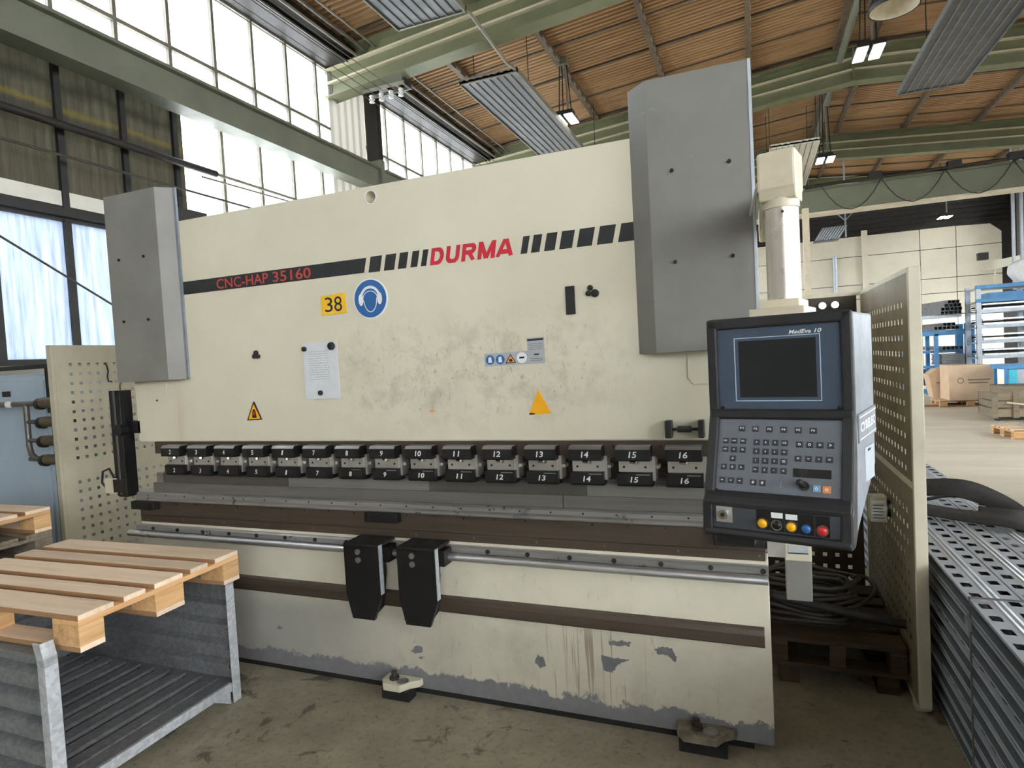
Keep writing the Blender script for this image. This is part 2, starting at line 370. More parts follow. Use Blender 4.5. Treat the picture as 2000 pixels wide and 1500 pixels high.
# wood
def wood(name, a, b, d, along='x', rough=0.75, edge=False):
    g = G(name); P = g.obj()
    st = {'x': (2.2, 30, 30), 'y': (30, 2.2, 30)}[along]
    rnd = g.n('ShaderNodeObjectInfo').outputs['Random']
    V = g.n('ShaderNodeVectorMath', {0: g.scale(P, *st)}, operation='ADD')
    cmb = g.n('ShaderNodeCombineXYZ', {0: g.math('MULTIPLY', rnd, 37.0), 1: g.math('MULTIPLY', rnd, 91.0), 2: 0.0}).outputs[0]
    g.set(V.inputs[1], cmb); V = V.outputs[0]
    f = g.noise(1.0, 5, 0.6, V, 0.6)
    c = g.mix(g.ramp(f, 0.3, 0.72), lin(a), lin(b))
    c = g.mix(g.math('MULTIPLY', g.ramp(g.noise(0.55, 4, 0.7, V), 0.55, 0.72), 0.5), c, lin(d))
    bright = g.ramp(rnd, 0, 1, 0.86, 1.1)
    c = g.n('ShaderNodeVectorMath', {0: c, 'Scale': bright}, operation='SCALE').outputs[0]
    if edge:      # long edges browner than the top, their shade put into the colour
        nz = g.math('ABSOLUTE', g.xyz(g.n('ShaderNodeTexCoord').outputs['Normal'])[2]); ny = g.math('ABSOLUTE', g.xyz(g.n('ShaderNodeTexCoord').outputs['Normal'])[1])
        c = g.mix(g.math('MULTIPLY', g.ramp(ny, 0.5, 0.8), g.ramp(nz, 0.6, 0.4)), c, lin((158, 122, 88)))
    M[name] = g.done(c, rough, 0, g.bump(f, 0.25, 0.004), 0.25)
wood('pallet_wood', (218, 192, 164), (236, 214, 188), (190, 158, 126), edge=True)
wood('pallet_wood_y', (196, 152, 104), (222, 180, 132), (160, 118, 76), 'y')
wood('pallet_block', (190, 148, 100), (226, 186, 136), (150, 108, 66), 'y')
wood('weathered_wood', (112, 102, 88), (146, 134, 116), (84, 74, 62))
wood('shaded_wood', (62, 52, 40), (84, 70, 54), (46, 38, 30))  # darker copy for the nook pallet, its shade put into the colour
wood('crate_wood', (128, 118, 100), (158, 144, 122), (96, 86, 70))
M['foot_dirty'] = simple('foot_dirty', (120, 112, 94), 0.5, 0, 0.35, 22)
M['bare_steel'] = simple('bare_steel', (112, 112, 114), 0.5, 0.2, 0.12, 20)
M['cardboard'] = simple('cardboard', (222, 194, 164), 0.8, 0, 0.06, 5)
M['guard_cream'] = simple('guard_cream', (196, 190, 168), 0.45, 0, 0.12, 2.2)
M['guard_shade'] = simple('guard_shade', (124, 114, 92), 0.5, 0, 0.2, 2.2)  # guard paint darkened, shade on the right sheets put into the colour
M['guard_deep_shade'] = simple('guard_deep_shade', (62, 53, 44), 0.5, 0, 0.2, 2.2)  # darker still, the shade behind the console put into the colour
M['cabinet_blue'] = simple('cabinet_blue', (180, 198, 214), 0.4, 0, 0.06, 2)
M['pipe_brown'] = simple('pipe_brown', (112, 100, 80), 0.45, 0.35, 0.15, 9)
M['pipe_grey'] = simple('pipe_grey', (110, 108, 102), 0.4, 0.4, 0.15, 9)
M['arm_cream'] = simple('arm_cream', (206, 196, 172), 0.4, 0, 0.1, 5)
M['pole_alu'] = simple('pole_alu', (206, 198, 186), 0.3, 0.45, 0.12, 4, stretch=(1, 1, 0.25))
M['beam_green'] = simple('beam_green', (112, 115, 86), 0.5, 0, 0.12, 1.6)
M['ledge_lit'] = simple('ledge_lit', (196, 188, 160), 0.5, 0, 0.1, 3)  # paler than the rafters, light caught by the ledges put into the colour
M['beam_greygreen'] = simple('beam_greygreen', (110, 114, 100), 0.5, 0, 0.1, 1.4)
M['girder_green'] = simple('girder_green', (108, 113, 92), 0.5, 0, 0.1, 1.4)
M['purlin'] = simple('purlin', (98, 84, 66), 0.6, 0, 0.2, 5)
M['purlin_edge'] = simple('purlin_edge', (170, 160, 142), 0.6, 0, 0.3, 16)
g = G('roof_deck'); P = g.pos()
c1 = g.mix(g.ramp(g.noise(1, 5, 0.65, g.scale(P, 0.7, 5, 1)), 0.3, 0.7), lin((146, 113, 78)), lin((180, 145, 105)))
c1 = g.mix(g.math('MULTIPLY', g.ramp(g.noise(1, 4, 0.7, g.scale(P, 1.2, 9, 1)), 0.55, 0.72), 0.5), c1, lin((96, 72, 50)))
M['deck'] = g.done(c1, 0.6)
M['radiant_grey'] = simple('radiant_grey', (106, 110, 112), 0.45, 0.2, 0.1, 3)
M['radiant_dark'] = simple('radiant_dark', (72, 76, 79), 0.45, 0.2, 0.1, 3)
M['radiant_white'] = simple('radiant_white', (216, 210, 196), 0.45, 0, 0.06, 3)
M['mullion'] = simple('mullion', (128, 124, 112), 0.5, 0.2, 0.12, 3)
M['mullion_dark'] = simple('mullion_dark', (46, 46, 46), 0.5, 0.2, 0.2, 3)
M['cladding_white'] = simple('cladding_white', (216, 214, 204), 0.5, 0, 0.06, 3)
M['wall_cream'] = simple('wall_cream', (206, 201, 184), 0.7, 0, 0.06, 0.9)
M['wall_white'] = simple('wall_white', (232, 230, 222), 0.7, 0, 0.04, 0.9)
M['wall_grey'] = simple('wall_grey', (150, 148, 138), 0.7, 0, 0.08, 0.9)
M['yard_concrete'] = simple('yard_concrete', (206, 203, 194), 0.9, 0, 0.06, 0.4)
M['ground'] = simple('ground', (124, 122, 114), 0.9, 0, 0.1, 0.4)
M['rack_blue'] = simple('rack_blue', (74, 148, 204), 0.45, 0, 0.1, 6)
M['rack_cyan'] = simple('rack_cyan', (60, 200, 226), 0.45, 0, 0.06, 6)
M['rack_grey'] = simple('rack_grey', (176, 186, 196), 0.4, 0.2, 0.1, 6)
M['sheet_stock'] = simple('sheet_stock', (206, 212, 220), 0.3, 0.5, 0.08, 5)
M['tube_stock'] = simple('tube_stock', (116, 118, 120), 0.4, 0.5, 0.15, 6)
M['cable_grey'] = simple('cable_grey', (66, 62, 56), 0.55, 0, 0.15, 10)
M['lamp_black'] = simple('lamp_black', (34, 33, 32), 0.5, 0.2, 0.15, 10)
def emit(name, rgb, strength):
    g = G(name); e = g.n('ShaderNodeEmission', {'Color': lin(rgb), 'Strength': strength}); g.t.links.new(e.outputs[0], g.out.inputs[0]); M[name] = g.m
emit('led', (255, 252, 244), 6.0)
# glazing: clear panes, frosted sheet, dirty sheet
def pane(name, clear, col_, tr, extra=None, back=0.35):
    g = G(name)
    t1 = g.n('ShaderNodeBsdfTransparent', {'Color': (clear, clear, clear, 1)})
    cc = extra(g) if extra else lin(col_)
    t2 = g.n('ShaderNodeBsdfTranslucent', {'Color': cc}); d = g.n('ShaderNodeBsdfDiffuse', {'Color': cc})
    a = g.n('ShaderNodeMixShader', {0: back}); g.t.links.new(t2.outputs[0], a.inputs[1]); g.t.links.new(d.outputs[0], a.inputs[2])
    m_ = g.n('ShaderNodeMixShader', {0: tr}); g.t.links.new(t1.outputs[0], m_.inputs[1]); g.t.links.new(a.outputs[0], m_.inputs[2])
    gl = g.n('ShaderNodeBsdfGlossy', {'Roughness': 0.1}); f = g.n('ShaderNodeMixShader', {0: 0.04})
    g.t.links.new(m_.outputs[0], f.inputs[1]); g.t.links.new(gl.outputs[0], f.inputs[2]); g.t.links.new(f.outputs[0], g.out.inputs[0]); M[name] = g.m
pane('glass_clear', 0.9, (235, 238, 240), 0.15)
pane('glass_diffuse', 0.9, (236, 238, 240), 0.92, back=0.1)
pane('cladding_sheet', 0.0, (96, 94, 88), 1.0)
def frost(g):
    P = g.pos(); s_ = g.noise(1, 5, 0.7, g.scale(P, 1, 22, 1.1))
    return g.mix(g.ramp(s_, 0.35, 0.7), lin((150, 158, 170)), lin((186, 194, 204)))
pane('glass_frosted', 0.02, (0, 0, 0), 1.0, frost)
def dirty(g):
    P = g.pos(); X, Y, Z = g.xyz(P)
    st = g.noise(1, 5, 0.7, g.scale(P, 1, 16, 1.2))
    c = g.mix(g.ramp(st, 0.3, 0.7), lin((78, 77, 70)), lin((104, 102, 92)))
    zz = g.math('ADD', Z, g.math('MULTIPLY', g.noise(2.5, 4, 0.6, P), 0.22))
    dk = g.band(zz, 4.98, 5.10, 0.05); c = g.mix(g.math('MULTIPLY', dk, 0.6), c, lin((62, 62, 56)))
    al = g.band(zz, 4.76, 4.80, 0.035); c = g.mix(g.math('MULTIPLY', al, 0.8), c, lin((122, 112, 66)))
    c = g.mix(g.math('MULTIPLY', g.band(zz, 4.56, 4.74, 0.05), 0.55), c, lin((74, 74, 72)))
    return c
pane('glass_dirty', 0.0, (0, 0, 0), 1.0, dirty)
# ================================================================== THE HALL
XL, XR, XRIDGE, YN, YF = -7.0, 11.46, 2.23, -13.0, 25.0
SL = 0.0878
def zraf(x): return 8.06 - SL * abs(x - XRIDGE)        # top of the rafters
def zdeck(x): return zraf(x) + 0.15
def struct(o): o['kind'] = 'structure'; return o
def sroot(name):
    o = bpy.data.objects.new(name, None); col.objects.link(o); OFF[o.name] = (0, 0, 0); return struct(o)
struct(MB().box(XL - 0.2, XR + 0.2, YN - 0.2, YF + 0.2, -0.3, 0.0).build('floor', 'floor'))
gr = MB()
MB().box(-80, XL - 0.2, -80, 80, -0.4, -0.1).build('ground', 'yard_concrete')['kind'] = 'structure'  # unseen yard made pale to bounce light up to the roof
for a in ((XR + 0.2, 80, -80, 80), (XL - 0.2, XR + 0.2, -80, YN - 0.2), (XL - 0.2, XR + 0.2, YF + 0.2, 80)): gr.box(*a, -0.4, -0.1)
struct(gr.build('ground', 'ground'))
# ---- roof: ribbed deck, rafters, purlins
ceil = sroot('ceiling')
def deck(x0, x1):
    mb = MB(); pitch, h = 0.125, 0.045; prof = []
    y = YN
    while y < YF:
        prof += [(y, 0), (y + 0.045, 0), (y + 0.06, h), (y + 0.11, h)]; y += pitch
    vs = []
    for (yy, dz) in prof: vs += [(x0, yy, zdeck(x0) + dz), (x1, yy, zdeck(x1) + dz)]
    mb.add(vs, [(2 * i, 2 * i + 2, 2 * i + 3, 2 * i + 1) for i in range(len(prof) - 1)])
    o = mb.build('roof_deck', 'deck', ceil, solid=0.004)
deck(XL - 0.3, XRIDGE); deck(XRIDGE, XR + 0.3)
W, T, H = 0.15, 0.02, 0.75
sect = [(-W, 0), (W, 0), (W, -T * 1.5), (0.012, -T * 1.5), (0.012, -H + 0.03), (W, -H + 0.03), (W, -H),
        (-W, -H), (-W, -H + 0.03), (-0.012, -H + 0.03), (-0.012, -T * 1.5), (-W, -T * 1.5)]
for y in (-11.9, -5.65, 0.55, 6.8, 13.07, 19.15, 24.6):
    mb = MB()
    mb.seg(sect, (XL, y, zraf(XL)), (XRIDGE, y, zraf(XRIDGE))); mb.seg(sect, (XRIDGE, y, zraf(XRIDGE)), (XR, y, zraf(XR)))
    r = mb.build('rafter', 'beam_green', ceil)
    for dz in (-0.25, -0.49):
        for s_ in (-1, 1):
            q = [(s_ * 0.012, dz), (s_ * 0.09, dz), (s_ * 0.09, dz + 0.035), (s_ * 0.012, dz + 0.035)]
            MB().seg(q, (XL, y, zraf(XL)), (XRIDGE, y, zraf(XRIDGE))).seg(q, (XRIDGE, y, zraf(XRIDGE)), (XR, y, zraf(XR))).build('ledge', 'ledge_lit', r)
    MB().box(XRIDGE - 0.02, XRIDGE + 0.02, y - 0.13, y + 0.13, zraf(XRIDGE) - H + 0.03, zraf(XRIDGE) - 0.03).build('splice_plate', 'beam_green', r)
for x in (-5.3, -3.5, -1.7, 0.1, 1.9, 2.6, 4.4, 6.2, 8.0, 9.8):
    z0 = zraf(x)
    p = MB().box(x - 0.05, x + 0.05, YN, YF, z0 + 0.005, z0 + 0.15).build('purlin', 'purlin', ceil)
    mb = MB(); y = YN + 0.1
    while y < YF - 0.3: mb.box(x + 0.05, x + 0.062, y, y + 0.2, z0 + 0.01, z0 + 0.06); y += 0.42
    mb.build('purlin_clips', 'purlin_edge', p)['kind'] = 'stuff'
# dark cross lines under the deck between the purlins (sheet laps)
for i in range(18):
    y = 1.4 + i * 1.3
    MB().seg([(-0.03, 0), (0.03, 0), (0.03, -0.03), (-0.03, -0.03)], (XL, y, zdeck(XL) + 0.004), (XRIDGE, y, zdeck(XRIDGE) + 0.004)).build('lap_strip', 'purlin', ceil)
    MB().seg([(-0.03, 0), (0.03, 0), (0.03, -0.03), (-0.03, -0.03)], (XRIDGE, y, zdeck(XRIDGE) + 0.004), (XR, y, zdeck(XR) + 0.004)).build('lap_strip', 'purlin', ceil)
# eaves: dark gutter beam with conduits along the left wall, ridge braces
mb = MB().box(XL, XL + 0.45, YN, YF, 7.06, 7.40); mb.box(XL + 0.45, XL + 0.62, YN, YF, 7.16, 7.30)
mb.build('eaves_beam', 'dark_steel', ceil)
for k, (dx, z, r) in enumerate(((0.50, 7.06, 0.02), (0.70, 7.12, 0.025), (0.85, 7.20, 0.03), (1.05, 7.22, 0.02))):
    MB().cyl((XL + dx, YN, z), (XL + dx, YF, z), r, 6).build('conduit', 'pipe_grey' if k % 2 == 0 else 'mullion', ceil)
for y in (0.8, 6.98, 13.2):
    MB().cyl((1.95, y, 7.75), (1.95, y + 5.8, 7.75), 0.07, 8).build('ridge_duct', 'beam_greygreen', ceil)

# ---- left wall: rows of panes on steel mullions
wl = sroot('wall_left')
MB().box(XL - 0.15, XL, YN, YF, 0, 1.9).build('plinth', 'wall_grey', wl)
MB().box(XL - 0.15, XL, YN, YF, 7.06, 7.45).build('fascia', 'dark_steel', wl)
MB().box(XL - 0.15, XL, YN, YF, 5.34, 5.5).build('sill_beam', 'mullion', wl)
Y0, PW = 1.96, 0.742
def glazed(idx, y0, y1, z0, z1, dark, rows, kinds, ymul):
    """one field of glazing: frame bars, mullions, transoms, panes"""
    w = sroot('window_%d' % idx); mm = 'mullion_dark' if dark else 'mullion'; hw = 0.035 if dark else 0.024
    for z in (z0, z1): MB().box(XL - 0.05, XL + 0.03, y0, y1, z - 0.03, z + 0.03).build('frame_bar', mm, w)
    for y in ymul: MB().box(XL - 0.04, XL + 0.04, y - hw, y + hw, z0, z1).build('mullion', mm, w)
    for z in rows: MB().box(XL - 0.04, XL + 0.05, y0, y1, z - 0.025, z + 0.025).build('transom', mm, w)
    ys = [y0] + list(ymul) + [y1]; zs = [z0] + list(rows) + [z1]
    for i in range(len(ys) - 1):
        if ys[i + 1] - ys[i] < 0.03: continue
        for j in range(len(zs) - 1):
            MB().box(XL - 0.012, XL - 0.006, ys[i] + 0.01, ys[i + 1] - 0.01, zs[j] + 0.01, zs[j + 1] - 0.01).build('pane', kinds(ys[i], zs[j]), w)
    return w
ym = [Y0 + PW * k for k in range(-1, 7)]
glazed(1, 0.6, 6.72, 5.5, 7.06, False, (5.97,), lambda y, z: 'glass_diffuse', ym)
glazed(2, 7.78, 12.9, 5.5, 7.06, False, (5.97,), lambda y, z: 'glass_diffuse', [7.85 + PW * k for k in range(0, 7)])
glazed(3, 0.6, 3.58, 3.56, 5.34, True, (), lambda y, z: 'glass_dirty', [1.22, 1.96, 2.71, 3.43])
glazed(4, 0.6, 3.58, 1.9, 3.46, True, (), lambda y, z: 'glass_frosted', [1.22, 1.96, 2.71, 3.43])
glazed(5, 3.58, 6.72, 1.9, 5.34, False, (3.51, ), lambda y, z: 'glass_diffuse', [4.20, 4.94, 5.68, 6.42])
glazed(6, 7.78, 12.9, 1.9, 5.34, False, (3.51,), lambda y, z: 'glass_diffuse', [7.85 + PW * k for k in range(0, 7)])
for k, (a, b) in enumerate(((YN, 0.6), (14.0, YF))):      # beyond the picture the same glazing goes on in wider fields
    n = max(2, int((b - a) / 1.5)); yy = [a + (b - a) * (i + 1) / n for i in range(n - 1)]
    glazed(7 + 2 * k, a, b, 5.5, 7.06, False, (), lambda y, z: 'glass_diffuse', yy)
    glazed(8 + 2 * k, a, b, 1.9, 5.34, False, (3.51,), lambda y, z: 'glass_frosted' if z < 3 else 'glass_clear', yy) if k else None
MB().box(XL - 0.15, XL, YN, 0.6, 1.9, 5.34).build('solid_panel', 'wall_grey', wl)  # unseen stretch closed to cut the light on the right guard
# light transom strip under the dirty panes, rail, cables in front of the glass
MB().box(XL - 0.03, XL + 0.02, 0.6, 3.58, 3.60, 3.76).build('light_strip', 'cladding_white', wl)
MB().box(XL + 0.02, XL + 0.10, 0.6, 3.6, 3.47, 3.55).build('transom_rail', 'mullion_dark', wl)
for y0, y1, n in ((6.72, 7.78, 5), (12.9, 14.0, 5)):
    mb = MB(); w_ = (y1 - y0) / n
    for i in range(n):
        q = [(XL + 0.03, y0 + w_ * i), (XL + 0.03, y0 + w_ * (i + 0.12)), (XL + 0.08, y0 + w_ * (i + 0.2)), (XL + 0.08, y0 + w_ * (i + 0.85)), (XL + 0.03, y0 + w_ * (i + 0.95)), (XL + 0.03, y0 + w_ * (i + 1))]
        mb.add([(a, b, 1.9) for a, b in q] + [(a, b, 7.06) for a, b in q], [(k, k + 1, k + 7, k + 6) for k in range(5)])
    mb.build('ribbed_cladding', 'cladding_sheet', wl)
for y in (6.8, 13.07, 19.15): MB().box(XL + 0.1, XL + 0.35, y + 0.98, y + 1.12, 0, 7.1).build('wall_column', 'dark_steel', wl)
# crane rail along the left wall
cr = thing('crane_rail', 'grey-green crane runway girder crossing the windows of the glazed wall', 'girder', (-6.62, 2.0, 5.08))
MB().box(-6.70, -6.58, YN + 0.5, 7.6, 5.06, 5.42).build('web', 'beam_greygreen', cr)
MB().box(-6.78, -6.50, YN + 0.5, 7.6, 5.03, 5.06).build('flange', 'beam_greygreen', cr)
MB().box(-6.78, -6.50, YN + 0.5, 7.6, 5.42, 5.46).build('flange', 'beam_greygreen', cr)
MB().box(-6.66, -6.60, YN + 0.5, 7.6, 5.46, 5.51).build('rail_head', 'dark_steel', cr)
MB().box(-6.76, -6.5, 7.6, 7.72, 4.9, 5.6).build('end_stop', 'beam_greygreen', cr)
cr2 = thing('crane_rail', 'far length of crane runway girder beyond the ribbed white wall strip', 'girder', (-6.62, 10.0, 5.08))
MB().box(-6.70, -6.58, 7.80, YF - 0.4, 5.06, 5.42).build('web', 'beam_greygreen', cr2)
MB().box(-6.78, -6.50, 7.80, YF - 0.4, 5.42, 5.46).build('flange', 'beam_greygreen', cr2)
pr = thing('pipe_rail', 'dark pipe rail running across the dirty grey panes', 'pipe', (XL + 0.2, 1.5, 4.42))
MB().cyl((XL + 0.2, YN, 4.42), (XL + 0.2, 3.9, 4.42), 0.045, 10).build('pipe', 'dark_steel', pr)
MB().cyl((XL + 0.2, 3.9, 4.42), (XL + 0.2, 6.7, 4.42), 0.022, 8).build('thin_pipe', 'mullion', pr)
MB().cyl((XL + 0.26, 3.6, 4.30), (XL + 0.26, 6.7, 4.36), 0.014, 8).build('thin_pipe', 'mullion', pr)
solo(MB().cyl((XL + 0.25, YN, 4.15), (XL + 0.25, 6.6, 4.05), 0.016, 6), 'cable', 'cable_grey', 'thin grey cable strung level below the dark pipe rail', 'cable')
solo(MB().cyl((XL + 0.15, -0.6, 4.15), (XL + 0.15, 3.0, 2.15), 0.012, 6), 'cable', 'cable_grey', 'thin dark stay cable slanting down across the bright frosted panes', 'cable')

# ---- right wall and the wall behind the camera, both unseen, bays glazed or closed to set the light
wr = sroot('wall_right')
MB().box(XR, XR + 0.15, YN, YF, 0, 1.6).build('plinth', 'wall_cream', wr)
MB().box(XR, XR + 0.15, YN, YF, 7.06, 7.45).build('fascia', 'wall_cream', wr)
n = 19
for i in range(n):
    y0 = YN + (YF - YN) * i / n; y1 = YN + (YF - YN) * (i + 1) / n
    if y1 < 8.1 or y0 > 16.9: MB().box(XR + 0.02, XR + 0.026, y0 + 0.05, y1 - 0.05, 1.6, 7.06).build('pane', 'glass_clear', wr)
    else: MB().box(XR + 0.02, XR + 0.08, y0 + 0.05, y1 - 0.05, 1.6, 7.06).build('wall_panel', 'wall_cream', wr)
    MB().box(XR, XR + 0.08, y0 - 0.05, y0 + 0.05, 1.6, 7.06).build('mullion', 'mullion', wr)
for z in (1.6, 3.4, 5.3, 7.06): MB().box(XR - 0.02, XR + 0.08, YN, YF, z - 0.05, z + 0.05).build('transom', 'mullion', wr)
wf = sroot('wall_front')
MB().box(XL, 2.0, YN - 0.15, YN, 0, 8.4).build('panel', 'wall_grey', wf)
MB().box(2.0, XR, YN - 0.15, YN, 0, 2.4).build('panel', 'wall_grey', wf); MB().box(2.0, XR, YN - 0.15, YN, 6.6, 8.4).build('panel', 'wall_grey', wf)
for i in range(6):
    a = 2.0 + (XR - 2.0) * i / 6; b = 2.0 + (XR - 2.0) * (i + 1) / 6
    MB().box(a + 0.05, b - 0.05, YN - 0.08, YN - 0.074, 2.4, 6.6).build('pane', 'glass_clear', wf); MB().box(a - 0.05, a + 0.05, YN - 0.12, YN, 2.4, 6.6).build('mullion', 'mullion', wf)  # glazing added behind the camera to light the press from the front

# ---- back wall: cream panels with open joints, dark gable above
wb = sroot('wall_back')
MB().box(XL, XR, YF + 0.04, YF + 0.2, 0, 8.4).build('backing', 'dark_steel', wb)
xs = [-7.0, -4.0, -1.0, 1.0, 2.1, 4.2, 6.0, 7.15, 8.55]; zs = [2.45, 3.26, 3.82, 4.93, 5.72]
for i in range(len(xs) - 1):
    for j in range(len(zs) - 1):
        top = zs[j + 1]
        if j == 3 and i == len(xs) - 2:
            MB().prism([(xs[i] + 0.012, zs[j] + 0.012), (xs[i + 1] - 0.012, zs[j] + 0.012), (xs[i + 1] - 0.012, 5.35), (xs[i + 1] - 0.35, 5.66), (xs[i] + 0.012, 5.70)], YF, YF + 0.04, 'y').build('wall_panel', 'wall_cream', wb)
            continue
        MB().box(xs[i] + 0.012, xs[i + 1] - 0.012, YF, YF + 0.04, zs[j] + 0.012, top - 0.012).build('wall_panel', 'wall_cream', wb)
for i in range(len(xs) - 1): MB().box(xs[i] + 0.01, xs[i + 1] - 0.01, YF - 0.01, YF + 0.04, 0, 2.42).build('wall_panel', 'wall_white', wb)
MB().box(4.05, 4.25, YF - 0.12, YF, 2.45, 5.9).build('pilaster', 'wall_cream', wb)
MB().cyl((3.1, YF - 0.1, 2.4), (3.1, YF - 0.1, 5.0), 0.08, 10).build('downpipe', 'rack_grey', wb)
for i in range(13): MB().box(XL, XR, YF - 0.03, YF, 5.80 + i * 0.18, 5.90 + i * 0.18).build('gable_slat', 'dark_steel', wb)
# dark screen wall with steel posts at the far right
dw = sroot('trim_1')
MB().box(8.6, XR, YF - 1.2, YF - 1.0, 3.4, 8.0).build('dark_bay', 'dark_steel', dw)
for x in (7.26, 7.46, 8.9): MB().box(x - 0.03, x + 0.03, 19.9, 20.0, 2.9, 7.4).build('post', 'rack_grey', dw)
MB().seg([(-0.1, 0), (0.1, 0), (0.1, 0.25), (-0.1, 0.25)], (6.6, 20.4, 3.55), (9.2, 20.4, 3.95)).build('landing_beam', 'wall_cream', dw)
MB().box(6.5, 6.75, 20.3, 20.5, 3.9, 4.12).build('lamp_box', 'dark_steel', dw)
mb = MB()
for k in range(4): mb.box(6.9 + k * 0.7, 6.94 + k * 0.7, 20.35, 20.4, 3.0, 3.6)
mb.build('railing', 'wall_cream', dw)

# ---- things under the roof
def radiant(name_label, x0, x1, y0, y1, z, m, edge, n=8):
    t = thing('radiant_panel', name_label, 'heater', ((x0 + x1) / 2, y0, z), group=None)
    w = (x1 - x0) / n
    for i in range(n):
        a = x0 + w * i
        MB().prism([(a + 0.008, z), (a + w - 0.008, z), (a + w - 0.008, z + 0.02), (a + w - 0.035, z + 0.045), (a + 0.035, z + 0.045), (a + 0.008, z + 0.02)], y0, y1, 'y').build('panel_strip', m, t)
        MB().box(a - 0.008, a + 0.008, y0, y1, z - 0.014, z + 0.03).build('rib', {'radiant_dark': 'mullion', 'radiant_white': 'radiant_grey', 'radiant_grey': 'radiant_dark'}[m], t)
    mb = MB()
    for x in (x0 - 0.02, x1): mb.box(x, x + 0.02, y0, y1, z - 0.03, z + 0.06)
    for y in (y0, y1 - 0.03): mb.box(x0 - 0.02, x1 + 0.02, y, y + 0.03, z - 0.02, z + 0.07)
    mb.build('edge_frame', edge, t)
    yy = y0 + 0.6
    while yy < y1:
        for x in (x0, x1): MB().cyl((x, yy, z + 0.05), (x, yy, zdeck(x)), 0.008, 5).build('hanger', 'dark_steel', t)
        yy += 2.4
    return t
radiant('grey ribbed radiant heating panel at the top edge before the first green rafter', -4.42, -3.42, -1.0, 5.0, 6.3, 'radiant_grey', 'mullion')
radiant('grey ribbed radiant heating panel above the middle of the press', -4.42, -3.42, 6.9, 12.4, 6.3, 'radiant_grey', 'mullion')
radiant('dark ribbed radiant heating panel at the upper right corner', 2.72, 3.76, -1.0, 11.3, 6.3, 'radiant_dark', 'radiant_grey')
radiant('white ribbed radiant heating panel above the console elbow', 0.53, 1.56, 13.4, 18.6, 6.3, 'radiant_white', 'cladding_white')
solo(MB().tube([(-3.62, 4.9, 6.36), (-3.45, 5.2, 6.4), (-3.40, 5.5, 6.3), (-3.42, 6.5, 6.25), (-3.44, 6.95, 6.34)], 0.025, 8), 'heating_pipe', 'mullion', 'thin bent pipe linking the two grey radiant panels', 'pipe')
def led_lamp(label, x, y, z, s=1.0):
    t = thing('hanging_lamp', label, 'lamp', (x, y, z)); top = zdeck(x) - 0.06
    MB().box(x - 0.16 * s, x + 0.16 * s, y - 0.09 * s, y + 0.09 * s, z + 0.05, z + 0.16 * s).build('driver_box', 'lamp_black', t)
    for sx in (-1, 1):
        h = MB().box(x + sx * 0.11 * s - 0.09 * s, x + sx * 0.11 * s + 0.09 * s, y - 0.27 * s, y + 0.27 * s, z + 0.02, z + 0.05).build('lamp_head', 'lamp_black', t)
        MB().box(x + sx * 0.11 * s - 0.075 * s, x + sx * 0.11 * s + 0.075 * s, y - 0.25 * s, y + 0.25 * s, z, z + 0.021).build('light_strip', 'led', h)
    for sx in (-0.12, -0.04, 0.06, 0.12): MB().cyl((x + sx * s, y, z + 0.12), (x + sx * 0.6, y, top - 0.04), 0.012 if sx != 0.06 else 0.025, 5).build('hanger', 'lamp_black' if sx != 0.06 else 'mullion', t)
    MB().cbox((x, y, top - 0.02), (0.2, 0.2, 0.14)).build('ceiling_rose', 'mullion', t)
    return t
led_lamp('twin LED hall lamp hanging right of the grey radiant panel', -3.42, 9.75, 6.47, 1.1)
led_lamp('twin LED hall lamp hanging below the ridge, beside the dome lamp', 1.96, 9.5, 6.46, 1.1)
led_lamp('twin LED hall lamp just right of the console elbow', 1.88, 15.4, 6.33, 1.1)
led_lamp('small far twin LED lamp in front of the dark gable', 6.57, 24.0, 5.89)
t = thing('dome_lamp', 'dark bell-shaped hall lamp with cream inside, near the top edge', 'lamp', (1.86, 7.0, 5.98))
MB().lathe([(0.30, 0.0), (0.29, 0.10), (0.2, 0.25), (0.08, 0.34), (0.06, 0.55)], (1.86, 7.0, 5.98)).build('shade', 'lamp_black', t, solid=0.006)
MB().lathe([(0.285, 0.004), (0.27, 0.10), (0.18, 0.24), (0.0, 0.30)], (1.86, 7.0, 5.98)).build('reflector', 'arm_cream', t)
MB().cyl((1.86, 7.0, 6.5), (1.86, 7.0, 8.0), 0.02, 6).build('hanger', 'lamp_black', t)
# crane bridge with festoon cable
t = thing('crane_bridge', 'grey-green overhead crane girder spanning the hall behind the console', 'crane', (2.0, 17.0, 5.33))
MB().box(-6.4, XR - 0.4, 17.0, 17.35, 5.33, 5.95).build('box_girder', 'girder_green', t)
MB().box(-6.4, XR - 0.4, 16.92, 17.43, 5.28, 5.33).build('lower_flange', 'arm_cream', t)
MB().box(-6.4, XR - 0.4, 16.92, 17.43, 5.95, 6.0).build('upper_flange', 'girder_green', t)
MB().cyl((-6.4, 16.7, 6.02), (XR - 0.4, 16.7, 6.02), 0.04, 8).build('festoon_track', 'dark_steel', t)
pts = []
for k in range(6):
    for i in range(9):
        u = i / 8; pts.append((1.9 + k * 1.45 + u * 1.45, 16.72, 5.98 - 0.72 * (1 - (2 * u - 1) ** 2)))
MB().tube(pts, 0.016, 5).build('festoon_cable', 'cable_grey', t)
for x in (3.2, 5.0, 6.3): MB().cbox((x, 16.75, 6.1), (0.3, 0.2, 0.15)).build('trolley', 'dark_steel', t)
# cream steel column behind the console
t = thing('steel_column', 'slim cream steel column right behind the console pole', 'column', (1.42, 16.0, 0))
MB().box(1.34, 1.50, 15.9, 16.1, 0, 5.28).build('web', 'arm_cream', t); MB().box(1.28, 1.56, 15.85, 16.15, 0, 0.03).build('base_plate', 'arm_cream', t)
